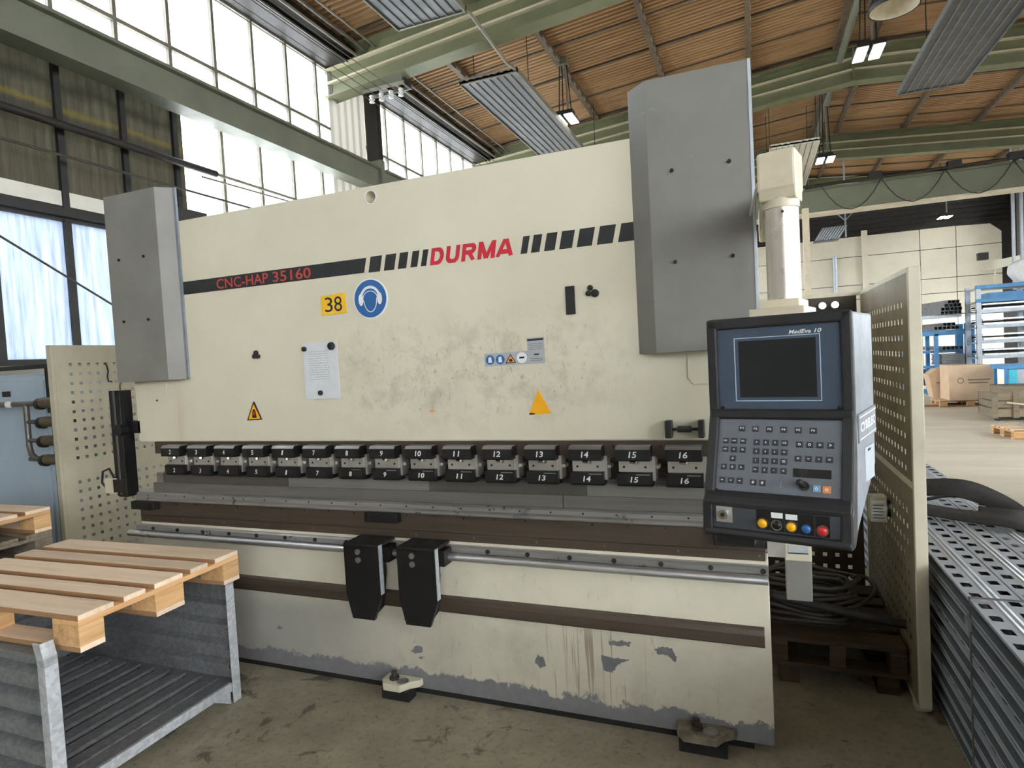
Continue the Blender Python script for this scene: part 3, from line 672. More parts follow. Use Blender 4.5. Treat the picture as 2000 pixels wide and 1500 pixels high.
# ribbed fan unit high on the far wall
t = thing('air_heater', 'grey louvred air heater on a bracket before the far cream wall', 'heater', (2.35, 20.0, 4.9))
for i in range(9): MB().prism([(1.98 + i * 0.08, 4.98), (2.03 + i * 0.08, 4.98), (2.27 + i * 0.08, 5.34), (2.22 + i * 0.08, 5.34)], 19.8, 20.0, 'y').build('louvre', 'rack_grey', t)
MB().prism([(1.94, 4.94), (2.68, 4.94), (2.96, 5.38), (2.2, 5.38)], 20.0, 20.3, 'y').build('housing', 'radiant_grey', t)
MB().box(2.86, 2.90, 19.9, 20.0, 5.0, zdeck(2.88) - 0.01).build('bracket', 'rack_grey', t)
MB().seg([(-0.02, 0), (0.02, 0), (0.02, 0.04), (-0.02, 0.04)], (2.55, 19.95, 5.85), (2.88, 19.95, 5.5)).build('brace', 'rack_grey', t)
MB().seg([(-0.02, 0), (0.02, 0), (0.02, 0.04), (-0.02, 0.04)], (3.2, 19.95, 5.85), (2.88, 19.95, 5.5)).build('brace', 'rack_grey', t)
# insulators and conductor wires near the ribbed wall strip
t = thing('conductor_bracket', 'bracket with white insulators carrying crane conductor wires', 'bracket', (-5.9, 6.9, 6.4))
MB().box(-6.3, -5.45, 6.80, 6.84, 6.50, 6.55).build('arm', 'mullion', t); MB().box(-6.3, -5.45, 7.05, 7.09, 6.50, 6.55).build('arm', 'mullion', t)
MB().box(-5.50, -5.45, 6.84, 7.05, 6.50, 6.62).build('hanger', 'mullion_dark', t)
for x in (-6.2, -6.0, -5.8, -5.6):
    MB().lathe([(0.0, -0.1), (0.05, -0.09), (0.03, -0.05), (0.055, -0.04), (0.03, 0.0), (0.05, 0.02), (0.03, 0.04)], (x, 6.95, 6.46), n=10).build('insulator', 'insulator', t)
for k, x in enumerate((-6.2, -6.0, -5.8, -5.6)): solo(MB().cyl((x, YN, 6.40), (x, 24.0, 6.40), 0.007, 5), 'conductor_wire', 'pipe_grey', 'bare crane conductor wire under the rafters, %s the glazed wall' % ('nearest', 'second from', 'third from', 'farthest from')[k], 'wire', 'crane conductor wires')
# ================================================================== THE PRESS BRAKE
pb = thing('press_brake', 'large cream press brake with grey end covers and red and black lettering', 'machine', (-1.8, 0.6, 0))
# ---- ram plate with a lifting hole
x0, x1, z0, z1, hx, hz, hr = -3.515, -0.01, 1.287, 2.552, -1.76, 2.498, 0.03
mb = MB(); yf, yb = 0.0, 0.09
for y, flip in ((yf, 1), (yb, -1)):
    for (a, b, c, d) in ((x0, hx - 0.05, z0, z1), (hx + 0.05, x1, z0, z1), (hx - 0.05, hx + 0.05, z0, hz - 0.05), (hx - 0.05, hx + 0.05, hz + 0.05, z1)):
        mb.add([(a, y, c), (b, y, c), (b, y, d), (a, y, d)], [(0, 1, 2, 3)[::flip]])
    n = 24; ring = []; sq = []
    for i in range(n):
        a = 2 * PI * i / n + PI / 4; ca, sa = math.cos(a), math.sin(a); k = 0.05 / max(abs(ca), abs(sa))
        ring.append((hx + hr * ca, y, hz + hr * sa)); sq.append((hx + k * ca, y, hz + k * sa))
    mb.add(sq + ring, [((i, (i + 1) % n, n + (i + 1) % n, n + i))[::flip] for i in range(n)])
n = 24; tb = []
for y in (yf, yb): tb += [(hx + hr * math.cos(2 * PI * i / n + PI / 4), y, hz + hr * math.sin(2 * PI * i / n + PI / 4)) for i in range(n)]
mb.add(tb, [(i, n + i, n + (i + 1) % n, (i + 1) % n) for i in range(n)], True)
for (a, b, c, d) in (((x0, z0), (x1, z0), 0, 0), ((x1, z0), (x1, z1), 0, 0), ((x1, z1), (x0, z1), 0, 0), ((x0, z1), (x0, z0), 0, 0)):
    mb.add([(a[0], yf, a[1]), (a[0], yb, a[1]), (b[0], yb, b[1]), (b[0], yf, b[1])], [(0, 1, 2, 3)])
ram = mb.build('ram', 'cream', pb)
MB().lathe([(0.0315, 0.0), (0.036, -0.0015), (0.036, 0.001)], (hx, -0.0002, hz), 'y', 24).build('hole_rim', 'sign_white', ram)
MB().box(x0 + 0.02, x1 - 0.02, -0.004, 0.0, 1.283, 1.29).build('lower_edge', 'guard_cream', ram)
# access plates below the covers
for (a, b) in ((-3.419, -3.251), (-0.28, -0.05)):
    MB().prism([(a, 1.70), (a, 1.545), (a + 0.02, 1.515), (b - 0.02, 1.515), (b, 1.54), (b, 1.70)], -0.003, 0.0, 'y').build('access_plate', 'cream', ram, bevel=0.001)
    MB().cyl(((a + b) / 2, -0.006, 1.53), ((a + b) / 2, 0, 1.53), 0.006, 8).build('screw', 'dark_steel', ram)
# ---- frame behind: side plates, crown, inner back panel, cylinders
for (a, b) in ((-3.44, -3.36), (-0.16, -0.08)):
    MB().prism([(0.09, 0.03), (1.55, 0.03), (1.55, 2.5), (0.1, 2.5), (0.1, 1.5), (0.55, 1.4), (0.55, 1.0), (0.09, 0.9)], a, b, 'x').build('side_frame', 'cream', pb)
MB().box(-3.36, -0.16, 0.95, 1.0, 0.1, 2.3).build('inner_panel', 'oiled_brown', pb)
MB().box(-3.36, -0.16, 0.5, 0.9, 0.2, 1.02).build('back_gauge_table', 'oiled_dark', pb)
MB().cyl((-3.3, 0.62, 1.12), (-0.2, 0.62, 1.12), 0.025, 10).build('back_gauge_bar', 'steel', pb)
for (a, b) in ((-3.52, -3.32), (-0.3, -0.1)): MB().box(a, b, 0.1, 0.45, 1.7, 2.72).build('cylinder', 'dark_steel', pb)
# ---- grey end covers
def cover(pts, z0, z1): return MB().prism(pts, z0, z1, 'z').build('end_cover', 'cover_grey', pb, bevel=0.003)
cl = cover([(-3.572, 0.10), (-3.572, -0.06), (-3.557, -0.075), (-3.14, -0.075), (-3.06, 0.0), (-3.06, 0.002), (-3.5, 0.003), (-3.5, 0.10)], 1.648, 2.742)
cr_ = cover([(-0.474, 0.002), (-0.474, -0.001), (-0.392, -0.075), (-0.002, -0.075), (0.004, -0.07), (0.004, 0.10), (-0.006, 0.10), (-0.02, 0.003)], 1.652, 2.742)
MB().box(-3.075, -3.056, -0.012, 0.002, 1.648, 2.742).build('edge_flange', 'console_side', cl)
for c, sc_ in ((cr_, ((-0.300, 2.372), (-0.085, 2.372), (-0.302, 2.012), (-0.085, 2.012))), (cl, ((-3.462, 2.365), (-3.26, 2.365), (-3.462, 2.004), (-3.26, 2.004)))):
    for (x, z) in sc_: MB().cyl((x, -0.075, z), (x, -0.083, z), 0.0075, 8).build('screw', 'black_steel', c)
MB().box(-0.008, 0.002, -0.0775, -0.0755, 1.652, 2.742).build('edge_strip', 'rack_grey', cr_)
# ---- printing on the ram: stripe, slanted bars, lettering (flat foil, just proud of the paint)
def foil(name, poly, m, parent=ram, y=-0.0012, t=0.001): return MB().prism(poly, y, y + t, 'y').build(name, m, parent)
foil('stripe', [(-3.10, 2.132), (-1.824, 2.132), (-1.806, 2.205), (-3.10, 2.205)], 'print_black')
def bar(a, b, z0=2.130, z1=2.207, s=0.018): return foil('stripe_bar', [(a, z0), (b - s, z0), (b, z1), (a + s, z1)], 'print_black')
for a, b in ((-1.801, -1.715), (-1.711, -1.633), (-1.631, -1.565), (-1.560, -1.503), (-1.502, -1.454), (-0.988, -0.938), (-0.938, -0.879), (-0.876, -0.808), (-0.806, -0.729), (-0.726, -0.640), (-0.637, -0.549), (-0.545, -0.455)): bar(a + 0.003, b + 0.002)
def arcp(cx, cz, rx, rz, a0, a1, n=10): return [(cx + rx * math.cos(a0 + (a1 - a0) * i / n), cz + rz * math.sin(a0 + (a1 - a0) * i / n)) for i in range(n + 1)]
GL = {'D': [[(0.12, 0.0), (0.12, 1.0)], [(0.12, 0.91), (0.45, 0.91)] + arcp(0.45, 0.5, 0.42, 0.41, PI / 2, -PI / 2) + [(0.12, 0.09)]],
      'U': [[(0.12, 1.0), (0.12, 0.38)] + arcp(0.5, 0.38, 0.38, 0.29, PI, 2 * PI) + [(0.88, 1.0)]],
      'R': [[(0.12, 0.0), (0.12, 1.0)], [(0.12, 0.91), (0.55, 0.91)] + arcp(0.55, 0.70, 0.30, 0.21, PI / 2, -PI / 2) + [(0.12, 0.49)], [(0.50, 0.50), (0.86, 0.0)]],
      'M': [[(0.10, 0.0), (0.10, 1.0)], [(0.12, 1.0), (0.5, 0.04)], [(0.5, 0.04), (0.88, 1.0)], [(0.90, 0.0), (0.90, 1.0)]],
      'A': [[(0.06, 0.0), (0.46, 1.0)], [(0.54, 1.0), (0.94, 0.0)], [(0.2, 0.28), (0.8, 0.28)]]}
for ch, cx_, w_ in (('D', -1.446, 0.066), ('U', -1.364, 0.066), ('R', -1.281, 0.070), ('M', -1.198, 0.084), ('A', -1.103, 0.076)):
    strokes(MB(), GL[ch], 0.0205, (cx_, 2.128), w_, 0.080, 0.18, -0.0018).build('letter', 'print_red', ram)
letters('CNC-HAP', 0.368, 0.056, (-2.618, -0.0024, 2.168), 0.0, 0.01).build('lettering', 'print_red_dull', ram); letters('35160', 0.252, 0.056, (-2.277, -0.0024, 2.168), 0.0, 0.01).build('lettering', 'print_red_dull', ram)
# number plate 38
s38 = foil('number_plate', [(-2.098, 1.938), (-1.942, 1.942), (-1.945, 2.045), (-2.097, 2.038)], 'sign_yellow', ram, -0.004, 0.004)
for ch, cx_ in (('3', -2.049), ('8', -1.991)): letters(ch, 0.048, 0.076, (cx_, -0.0045, 1.991), 0.0, 0.0).build('digit', 'print_black', s38)
# ear protection sign
def disc(r, c, y, n=40): return [(c[0] + r * math.cos(2 * PI * i / n), c[1] + r * math.sin(2 * PI * i / n)) for i in range(n)]
es = foil('safety_sign', disc(0.101, (-1.795, 2.0), 0), 'sign_white', ram, -0.004, 0.004)
foil('blue_field', disc(0.094, (-1.795, 2.0), 0), 'sign_blue', es, -0.005, 0.001)
def arc(cx, cz, r0, r1, a0, a1, n=20, kz=1.0):
    o = [(cx + r1 * math.cos(a0 + (a1 - a0) * i / n), cz + kz * r1 * math.sin(a0 + (a1 - a0) * i / n)) for i in range(n + 1)]
    i_ = [(cx + r0 * math.cos(a1 + (a0 - a1) * i / n), cz + kz * r0 * math.sin(a1 + (a0 - a1) * i / n)) for i in range(n + 1)]
    return o + i_
foil('headband', arc(-1.795, 2.004, 0.047, 0.060, 0.15, PI - 0.15), 'sign_white', es, -0.0058, 0.0008)
for s_ in (-1, 1):
    foil('ear_cup', [(-1.795 + s_ * (0.055 + 0.014 * math.cos(a)), 1.998 + 0.030 * math.sin(a)) for a in [2 * PI * i / 16 for i in range(16)]], 'sign_white', es, -0.0060, 0.001)
foil('head_outline', [(-1.795 + 0.046 * math.cos(a) * (1.0 if math.sin(a) > 0 else 0.86), 1.998 + (0.042 if math.sin(a) > 0 else 0.066) * math.sin(a)) for a in [2 * PI * i / 28 for i in range(28)]], 'sign_white', es, -0.0054, 0.0004)
foil('head', [(-1.795 + 0.041 * math.cos(a) * (1.0 if math.sin(a) > 0 else 0.86), 1.998 + (0.038 if math.sin(a) > 0 else 0.061) * math.sin(a)) for a in [2 * PI * i / 28 for i in range(28)]], 'sign_blue', es, -0.0057, 0.0003)
# small warning triangle, plain yellow triangle, orange sticker, sticker strip
w1 = foil('warning_sign', [(-2.652, 1.400), (-2.545, 1.404), (-2.592, 1.503), (-2.600, 1.503)], 'print_black', ram, -0.003, 0.003)
foil('yellow_field', [(-2.641, 1.406), (-2.556, 1.409), (-2.597, 1.490)], 'warn_yellow', w1, -0.0036, 0.0006)
foil('hand_symbol', [(-2.612, 1.414), (-2.580, 1.414), (-2.584, 1.442), (-2.590, 1.462), (-2.604, 1.462), (-2.610, 1.440)], 'print_black', w1, -0.0042, 0.0006)
foil('red_mark', [(-2.604, 1.430), (-2.590, 1.430), (-2.590, 1.446), (-2.604, 1.446)], 'print_red', w1, -0.0046, 0.0004)
w2 = foil('warning_triangle', [(-0.985, 1.402), (-0.878, 1.406), (-0.930, 1.508), (-0.938, 1.508)], 'warn_yellow', ram, -0.003, 0.003)
foil('torn_corner', [(-0.984, 1.4025), (-0.955, 1.4035), (-0.957, 1.409), (-0.980, 1.412)], 'print_black', w2, -0.0035, 0.0005)
foil('paint_mark', [(-1.500, 1.424), (-1.470, 1.426), (-1.472, 1.436), (-1.498, 1.435)], 'sticker_orange', ram, -0.0012)
st = foil('safety_sticker', [(-1.191, 1.632), (-0.896, 1.634), (-0.895, 1.752), (-0.977, 1.752), (-0.977, 1.694), (-1.191, 1.690)], 'sticker_grey', ram, -0.002, 0.002)
for x, kind in ((-1.163, 'sign_blue'), (-1.112, 'sign_blue')):
    d_ = foil('pictogram', disc(0.022, (x, 1.661), 0, 20), kind, st, -0.0026, 0.0006)
    foil('symbol', [(x - 0.009, 1.648), (x + 0.010, 1.648), (x + 0.006, 1.675), (x - 0.008, 1.672)], 'sign_white', d_, -0.0031, 0.0005)
d_ = foil('pictogram', [(-1.088, 1.641), (-1.034, 1.642), (-1.060, 1.684)], 'print_black', st, -0.0026, 0.0006)
foil('symbol', [(-1.081, 1.645), (-1.041, 1.646), (-1.060, 1.677)], 'sticker_orange', d_, -0.0031, 0.0005)
foil('symbol_mark', [(-1.068, 1.649), (-1.050, 1.649), (-1.053, 1.660), (-1.066, 1.660)], 'print_black', d_, -0.0036, 0.0005)
d_ = foil('pictogram', disc(0.025, (-1.005, 1.664), 0, 20), 'sign_white', st, -0.0026, 0.0006)
foil('symbol', [(-1.017, 1.660), (-0.993, 1.661), (-0.993, 1.669), (-1.017, 1.668)], 'print_black', d_, -0.0031, 0.0005)
foil('text_block', [(-0.975, 1.737), (-0.898, 1.738), (-0.898, 1.747), (-0.975, 1.746)], 'print_black', st, -0.0026, 0.0006)
for k in range(4): foil('text_line', [(-0.970, 1.722 - k * 0.008), (-0.905, 1.7225 - k * 0.008), (-0.905, 1.7245 - k * 0.008), (-0.970, 1.724 - k * 0.008)], 'panel_grey', st, -0.0026, 0.0006)
foil('text_block', [(-0.945, 1.672), (-0.922, 1.672), (-0.922, 1.679), (-0.945, 1.679)], 'print_black', st, -0.0026, 0.0006)
for k in range(2): foil('text_line', [(-0.965, 1.656 - k * 0.009), (-0.905, 1.656 - k * 0.009), (-0.905, 1.659 - k * 0.009), (-0.965, 1.659 - k * 0.009)], 'panel_grey', st, -0.0026, 0.0006)

# ---- tool holder and clamps under the ram
th = MB().box(-3.36, -0.02, -0.022, 0.07, 1.215, 1.285).build('tool_holder', 'oiled_brown', pb)
for i in range(33): MB().cyl((-3.3 + i * 0.1, -0.026, 1.262), (-3.3 + i * 0.1, -0.02, 1.262), 0.006, 6).build('screw', 'dark_steel', th)
meshes = {}
def msh(key, mb, m):
    me = mb.mesh(key); me.materials.append(M[m]); meshes[key] = me
msh('clamp_plate', MB().box(-0.067, 0.067, -0.052, -0.036, 1.156, 1.214), 'steel_plate')
msh('upper_block', MB().prism([(-0.024, 1.209), (-0.088, 1.209), (-0.091, 1.213), (-0.091, 1.256), (-0.080, 1.268), (-0.024, 1.268)], -0.072, 0.072, 'x'), 'black_block')
msh('block_lip', MB().prism([(-0.0795, 1.269), (-0.0905, 1.2575), (-0.092, 1.2575), (-0.081, 1.2705), (-0.03, 1.2705), (-0.03, 1.269)], -0.0715, 0.0715, 'x'), 'steel')
msh('lower_block', MB().prism([(-0.01, 1.098), (-0.062, 1.098), (-0.072, 1.108), (-0.072, 1.154), (-0.062, 1.157), (-0.01, 1.157)], -0.073, 0.073, 'x'), 'black_block')
msh('block_slot', MB().box(0.01, 0.066, -0.0745, -0.071, 1.147, 1.151), 'steel')
msh('lever', MB().cyl((-0.016, -0.056, 1.199), (0.012, -0.075, 1.201), 0.0065, 8).cyl((0.014, -0.052, 1.201), (0.014, -0.066, 1.201), 0.010, 10), 'chrome')
msh('bolt', MB().cyl((0, -0.036, 0), (0, -0.0535, 0), 0.0055, 8), 'dark_steel')
msh('side_block', MB().box(0.067, 0.085, -0.045, 0.02, 1.12, 1.222).box(0.085, 0.098, -0.03, 0.02, 1.168, 1.182), 'steel_plate')
NUM = ['2', '3', '4', '5', '1', '7', '8', '9', '10', '11', '12', '13', '14', '15', '16']
for i, num in enumerate(NUM):
    cx = -3.155 + 0.2037 * i
    c = place('tool_clamp', meshes['clamp_plate'], pb); c.location = (cx - OFF[pb.name][0], -OFF[pb.name][1], 0)
    for k in ('upper_block', 'block_lip', 'lower_block', 'lever', 'side_block') + (('block_slot',) if i > 5 else ()): place(k, meshes[k], c)
    for bx in (-0.045, 0.045): b = place('bolt', meshes['bolt'], c); b.location = (bx, 0, 1.178)
    w = 0.016 if len(num) == 1 else 0.034
    for nm, y, z, h in (('number', -0.0916, 1.236, 0.026), ('number', -0.0726, 1.128, 0.024)):
        me = letters(num, w, h, (0, y, z), 0.15, 0.02).mesh('number'); me.materials.append(M['print_white']); place(nm, me, c)
    if i in (7, 12):
        pass
for i in range(15): MB().box(-3.155 + 0.2037 * i - 0.02, -3.155 + 0.2037 * i + 0.02, -0.03, 0.04, 1.10, 1.216).build('clamp_wedge', 'oiled_brown', pb)
# ---- dies and table
for a, b, m in ((-3.40, -3.345, 'die_light'), (-3.345, -2.40, 'die_dark'), (-2.40, -1.53, 'die_light'), (-1.53, -0.735, 'die_dark'), (-0.735, -0.03, 'die_light')):
    MB().prism([(0.005, 1.036), (0.005, 1.088), (0.012, 1.096), (0.03, 1.096), (0.045, 1.08), (0.06, 1.096), (0.08, 1.096), (0.08, 1.036)], a + 0.001, b - 0.001, 'x').build('die_segment', m, pb)
MB().box(-3.42, -0.02, -0.004, 0.10, 0.978, 1.036).build('die_holder', 'die_holder', pb, bevel=0.002)
MB().box(-0.845, -0.842, -0.0055, -0.004, 0.978, 1.036).build('holder_joint', 'black_steel', pb)
MB().prism([(0.1, 0.928), (-0.03, 0.928), (-0.034, 0.934), (-0.034, 0.944), (-0.022, 0.952), (-0.022, 0.97), (-0.012, 0.978), (0.1, 0.978)], -3.545, -0.012, 'x').build('die_rail', 'die_rail', pb)
for i in range(23): MB().cyl((-3.45 + i * 0.15, -0.0225, 0.961), (-3.45 + i * 0.15, -0.0215, 0.961), 0.005, 6).build('screw', 'black_steel', pb)
tbm = MB().box(-3.545, -0.01, -0.006, 0.1, 0.795, 0.928).build('table_beam', 'oiled_brown', pb)
MB().box(-3.545, -0.01, -0.0075, -0.006, 0.8345, 0.8365).build('seam', 'black_steel', tbm)
for i in range(22):
    x = -3.4 + i * 0.158
    MB().cyl((x, -0.009, 0.912 - 0.004 * (i % 2)), (x, -0.006, 0.912), 0.0045, 6).build('screw', 'dark_steel', tbm)
    if i % 2: MB().cyl((x + 0.05, -0.009, 0.817), (x + 0.05, -0.006, 0.817), 0.0055, 6).build('screw', 'pipe_brown', tbm)
for a in (-3.567, -1.883):
    s = MB().box(a, a + 0.19, -0.05, -0.006, 0.878, 0.926).build('stop_block', 'black_block', pb, bevel=0.003)
    for k in (0.04, 0.15): MB().cyl((a + k, -0.054, 0.902), (a + k, -0.05, 0.902), 0.009, 10).build('bolt', 'dark_steel', s)
s = MB().box(-0.20, -0.01, -0.05, -0.006, 0.862, 0.912).build('stop_block', 'black_block', pb, bevel=0.003)
MB().cyl((-0.15, -0.054, 0.888), (-0.15, -0.05, 0.888), 0.009, 10).build('bolt', 'steel', s)
# ---- bed, guide rail and rod, lower channel, feet
bed = MB().box(-3.55, 0.0, 0.0, 0.09, 0.03, 0.80).build('bed', 'cream_bed', pb, bevel=0.003)
MB().box(-3.45, -0.08, 0.01, 0.5, 0.0, 0.03).build('skid', 'void_dark', pb)
rail = MB().prism([(0.0, 0.74), (-0.022, 0.74), (-0.026, 0.748), (-0.026, 0.772), (-0.018, 0.779), (0.0, 0.779)], -3.57, 0.0, 'x').build('guide_rail', 'die_rail', pb)
for i in range(18):
    x = -3.42 + i * 0.2
    MB().cyl((x, -0.032, 0.762), (x, -0.026, 0.762), 0.011, 8).build('screw', 'dark_steel', rail)
MB().cyl((-3.60, -0.048, 0.732), (-0.002, -0.048, 0.732), 0.0185, 20).build('guide_rod', 'steel_bright', pb)
MB().box(-3.55, 0.0, -0.03, 0.0, 0.722, 0.742).build('rod_support', 'dark_steel', pb)
MB().prism([(0.0, 0.452), (-0.035, 0.452), (-0.038, 0.458), (-0.038, 0.5), (-0.03, 0.52), (0.0, 0.523)], -3.55, -0.024, 'x').build('lower_channel', 'oiled_brown', pb)
def foot(x, w, nm):
    f = MB().prism([(-w / 2 + x, 0.0), (-w / 2 + x, -0.065), (-w / 2 + x + 0.03, -0.105), (w / 2 + x - 0.04, -0.105), (w / 2 + x - 0.01, -0.06), (w / 2 + x + 0.03, -0.03), (w / 2 + x + 0.035, 0.0)], 0.05, 0.085, 'z').build('bed_foot', nm, pb, bevel=0.004)
    MB().cyl((x - 0.02, -0.05, 0.085), (x - 0.02, -0.05, 0.125), 0.014, 8).build('levelling_bolt', 'oiled_dark', f)
    MB().cyl((x - 0.02, -0.05, 0.085), (x - 0.02, -0.05, 0.10), 0.025, 6).build('nut', 'oiled_dark', f)
    MB().cyl((x + 0.035, -0.06, 0.085), (x + 0.035, -0.06, 0.088), 0.03, 16).build('recess', 'steel', f)
    MB().box(x - w / 2 + 0.01, x + w / 2, -0.09, -0.02, 0.0, 0.05).build('pad', 'void_dark', f)
foot(-1.745, 0.165, 'guard_cream'); foot(-0.28, 0.2, 'foot_dirty')
for pts_ in ([(-0.67, 0.386), (-0.608, 0.398), (-0.567, 0.394), (-0.579, 0.376), (-0.666, 0.368)], [(-0.706, 0.319), (-0.64, 0.314), (-0.578, 0.317), (-0.615, 0.3), (-0.636, 0.281), (-0.658, 0.246), (-0.695, 0.255)],
             [(-1.008, 0.28), (-0.976, 0.272), (-0.967, 0.241), (-0.996, 0.218), (-1.023, 0.244)], [(-0.467, 0.372), (-0.438, 0.394), (-0.395, 0.39), (-0.375, 0.35), (-0.385, 0.333), (-0.411, 0.357), (-0.455, 0.356)]):
    rag = random.Random(int(-pts_[0][0] * 1000)); out_ = []
    for i in range(len(pts_)):
        (ax, az), (bx, bz) = pts_[i], pts_[(i + 1) % len(pts_)]
        for u in (0.0, 0.2, 0.4, 0.6, 0.8): out_.append((ax + (bx - ax) * u + rag.uniform(-0.004, 0.004), az + (bz - az) * u + rag.uniform(-0.004, 0.004)))
    foil('bare_patch', out_, 'bare_steel', bed, -0.0008, 0.0007)
# ---- front support arms
for xa, xb in ((-1.935, -1.735), (-1.632, -1.428)):
    yf = -0.165
    a = MB().prism([(xa, 0.555), (xa + 0.03, 0.430), (xb - 0.045, 0.430), (xb, 0.545), (xb, 0.795), (xa, 0.795)], yf, yf + 0.02, 'y').build('support_arm', 'black_steel', pb, bevel=0.002)
    MB().prism([(yf + 0.02, 0.795), (-0.02, 0.79), (-0.02, 0.62), (-0.06, 0.46), (yf + 0.02, 0.44)], xb - 0.075, xb - 0.055, 'x').build('arm_web', 'black_steel', a)
    MB().prism([(yf + 0.02, 0.795), (-0.02, 0.79), (-0.02, 0.62), (-0.06, 0.46), (yf + 0.02, 0.44)], xa + 0.01, xa + 0.03, 'x').build('arm_web', 'black_steel', a)
    MB().box(xa, xb, yf, -0.01, 0.788, 0.802).build('top_plate', 'dark_steel', a)
    for z in (0.765, 0.725): MB().cyl((xa + 0.085, yf, z), (xa + 0.085, yf - 0.008, z), 0.014, 12).build('bolt', 'steel', a)
    MB().box(xa + 0.02, xb + 0.015, -0.10, -0.02, 0.70, 0.775).build('rod_bearing', 'dark_steel', a)
    MB().cyl((xa + 0.0, -0.08, 0.735), (xa - 0.045, -0.08, 0.73), 0.012, 10).cyl((xa - 0.035, -0.08, 0.735), (xa - 0.035, -0.085, 0.655), 0.0065, 8).build('clamp_lever', 'dark_steel', a)
    MB().box(xb + 0.001, xb + 0.004, yf + 0.002, yf + 0.03, 0.56, 0.80).build('worn_edge', 'galvanised_post', a)
# ---- laser guard arm at the left end
ga = MB().prism([(-3.712, 1.60), (-3.620, 1.60), (-3.620, 0.945), (-3.69, 0.945), (-3.712, 0.96)], -0.03, 0.05, 'y').build('guard_arm', 'black_steel', pb, bevel=0.003)
MB().box(-3.672, -3.660, -0.034, -0.029, 0.96, 1.60).build('track', 'pipe_grey', ga)
MB().box(-3.64, -3.50, 0.0, 0.06, 1.335, 1.41).cyl((-3.63, -0.05, 1.36), (-3.63, 0.02, 1.36), 0.035, 12).build('bracket', 'black_steel', ga)
MB().box(-3.80, -3.70, -0.04, 0.05, 0.965, 1.06).build('sensor_box', 'guard_cream', ga, bevel=0.003)
MB().box(-3.715, -3.62, -0.045, -0.03, 0.975, 1.055).build('sensor_cover', 'dark_steel', ga)
MB().tube([(-3.72, -0.03, 1.06), (-3.76, -0.03, 1.12), (-3.82, -0.03, 1.10), (-3.835, -0.03, 1.03), (-3.80, -0.03, 1.0)], 0.007, 6).build('sensor_cable', 'black_rubber', ga)

# ---- things stuck to the ram by magnets
solo(MB().box(-2.234, -2.014, -0.006, -0.003, 1.507, 1.802), 'paper_sheet', 'page', 'printed sheet in a clear sleeve held by magnets on the ram', 'paper', bevel=0)
def magnet(x, z, label, r=0.013, h=0.014, y=-0.0075): solo(MB().lathe([(0.0, -h), (r * 0.8, -h), (r, -h * 0.8), (r, 0.0), (0.0, 0.0)], (x, y, z), 'y', 14), 'magnet', 'black_rubber', label, 'magnet', 'round black magnets on the ram')
magnet(-2.219, 1.772, 'black magnet at the upper left corner of the sleeved sheet')
magnet(-2.045, 1.778, 'larger black magnet at the upper right corner of the sleeved sheet', 0.02)
magnet(-2.132, 1.539, 'black magnet at the foot of the sleeved sheet')
for dx, dz, n_ in ((-0.012, -0.005, 'left'), (0.012, -0.006, 'right'), (0.0, 0.015, 'top')): magnet(-2.551 + dx, 1.757 + dz, 'black magnet, %s of the trio left of the sleeved sheet' % n_, 0.012, 0.014, -0.0005)
for dx, dz, n_, r in ((-0.015, -0.006, 'lower left one', 0.012), (0.014, -0.008, 'large right one', 0.017), (-0.006, 0.017, 'top one', 0.012)): magnet(-0.665 + dx, 1.932 + dz, 'black magnet, the %s of the trio beside the end cover' % n_, r, 0.014, -0.0005)
solo(MB().box(-0.784, -0.742, -0.008, -0.0005, 1.842, 1.965), 'magnet_strip', 'black_rubber', 'upright black magnetic strip left of the magnet trio', 'magnet', bevel=0.002)
t = thing('bar_handle', 'black bar handle on two upright feet above clamp 16', 'handle', (-0.297, -0.03, 1.30))
for x, r in ((-0.362, 0.014), (-0.232, 0.012)): MB().box(x - r, x + r, -0.05, -0.001, 1.298, 1.37).build('foot', 'black_plastic', t, bevel=0.004)
MB().cyl((-0.362, -0.03, 1.334), (-0.232, -0.03, 1.334), 0.006, 10).build('rod', 'dark_steel', t)
MB().cyl((-0.326, -0.03, 1.334), (-0.272, -0.03, 1.334), 0.014, 14).build('grip', 'black_rubber', t)
# ================================================================== THE CONTROL CONSOLE on its swing arm
RZC = math.radians(-14.0)
cn = thing('control_console', 'black control console with screen and keypad hung from a cream swing arm', 'console', (0.0374, -0.7675, 0.0), RZC)
def cb(mb, name, m, parent=cn, **kw): return mb.build(name, m, parent, world=False, **kw)
OFF[cn.name] = (0, 0, 0)
XA, XB = -0.192, 0.180
# side profile (depth y, height z): front is negative y
front = [(0.0, 1.742), (0.0, 1.468), (-0.082, 1.240), (-0.097, 1.225), (-0.102, 1.142)]
R_ = 0.014                                                        # panels lie this far behind the bezel
body = [(R_, 1.738), (R_, 1.468), (-0.082 + R_, 1.242), (-0.088, 1.228), (-0.088, 1.146), (-0.075, 1.130), (0.13, 1.235), (0.235, 1.30), (0.24, 1.735)]
mb = MB(); n = len(body)
flare = lambda y: 0.026 * max(0.0, min(1.0, (y - 0.0) / 0.22))
vs = [(XA - flare(p[0]), p[0], p[1]) for p in body] + [(XB + flare(p[0]), p[0], p[1]) for p in body]
mb.add(vs, [tuple(range(n)), tuple(range(n, 2 * n))[::-1]] + [(i, n + i, n + (i + 1) % n, (i + 1) % n) for i in range(n)])
housing = cb(mb, 'housing', 'console_side', bevel=0.008)
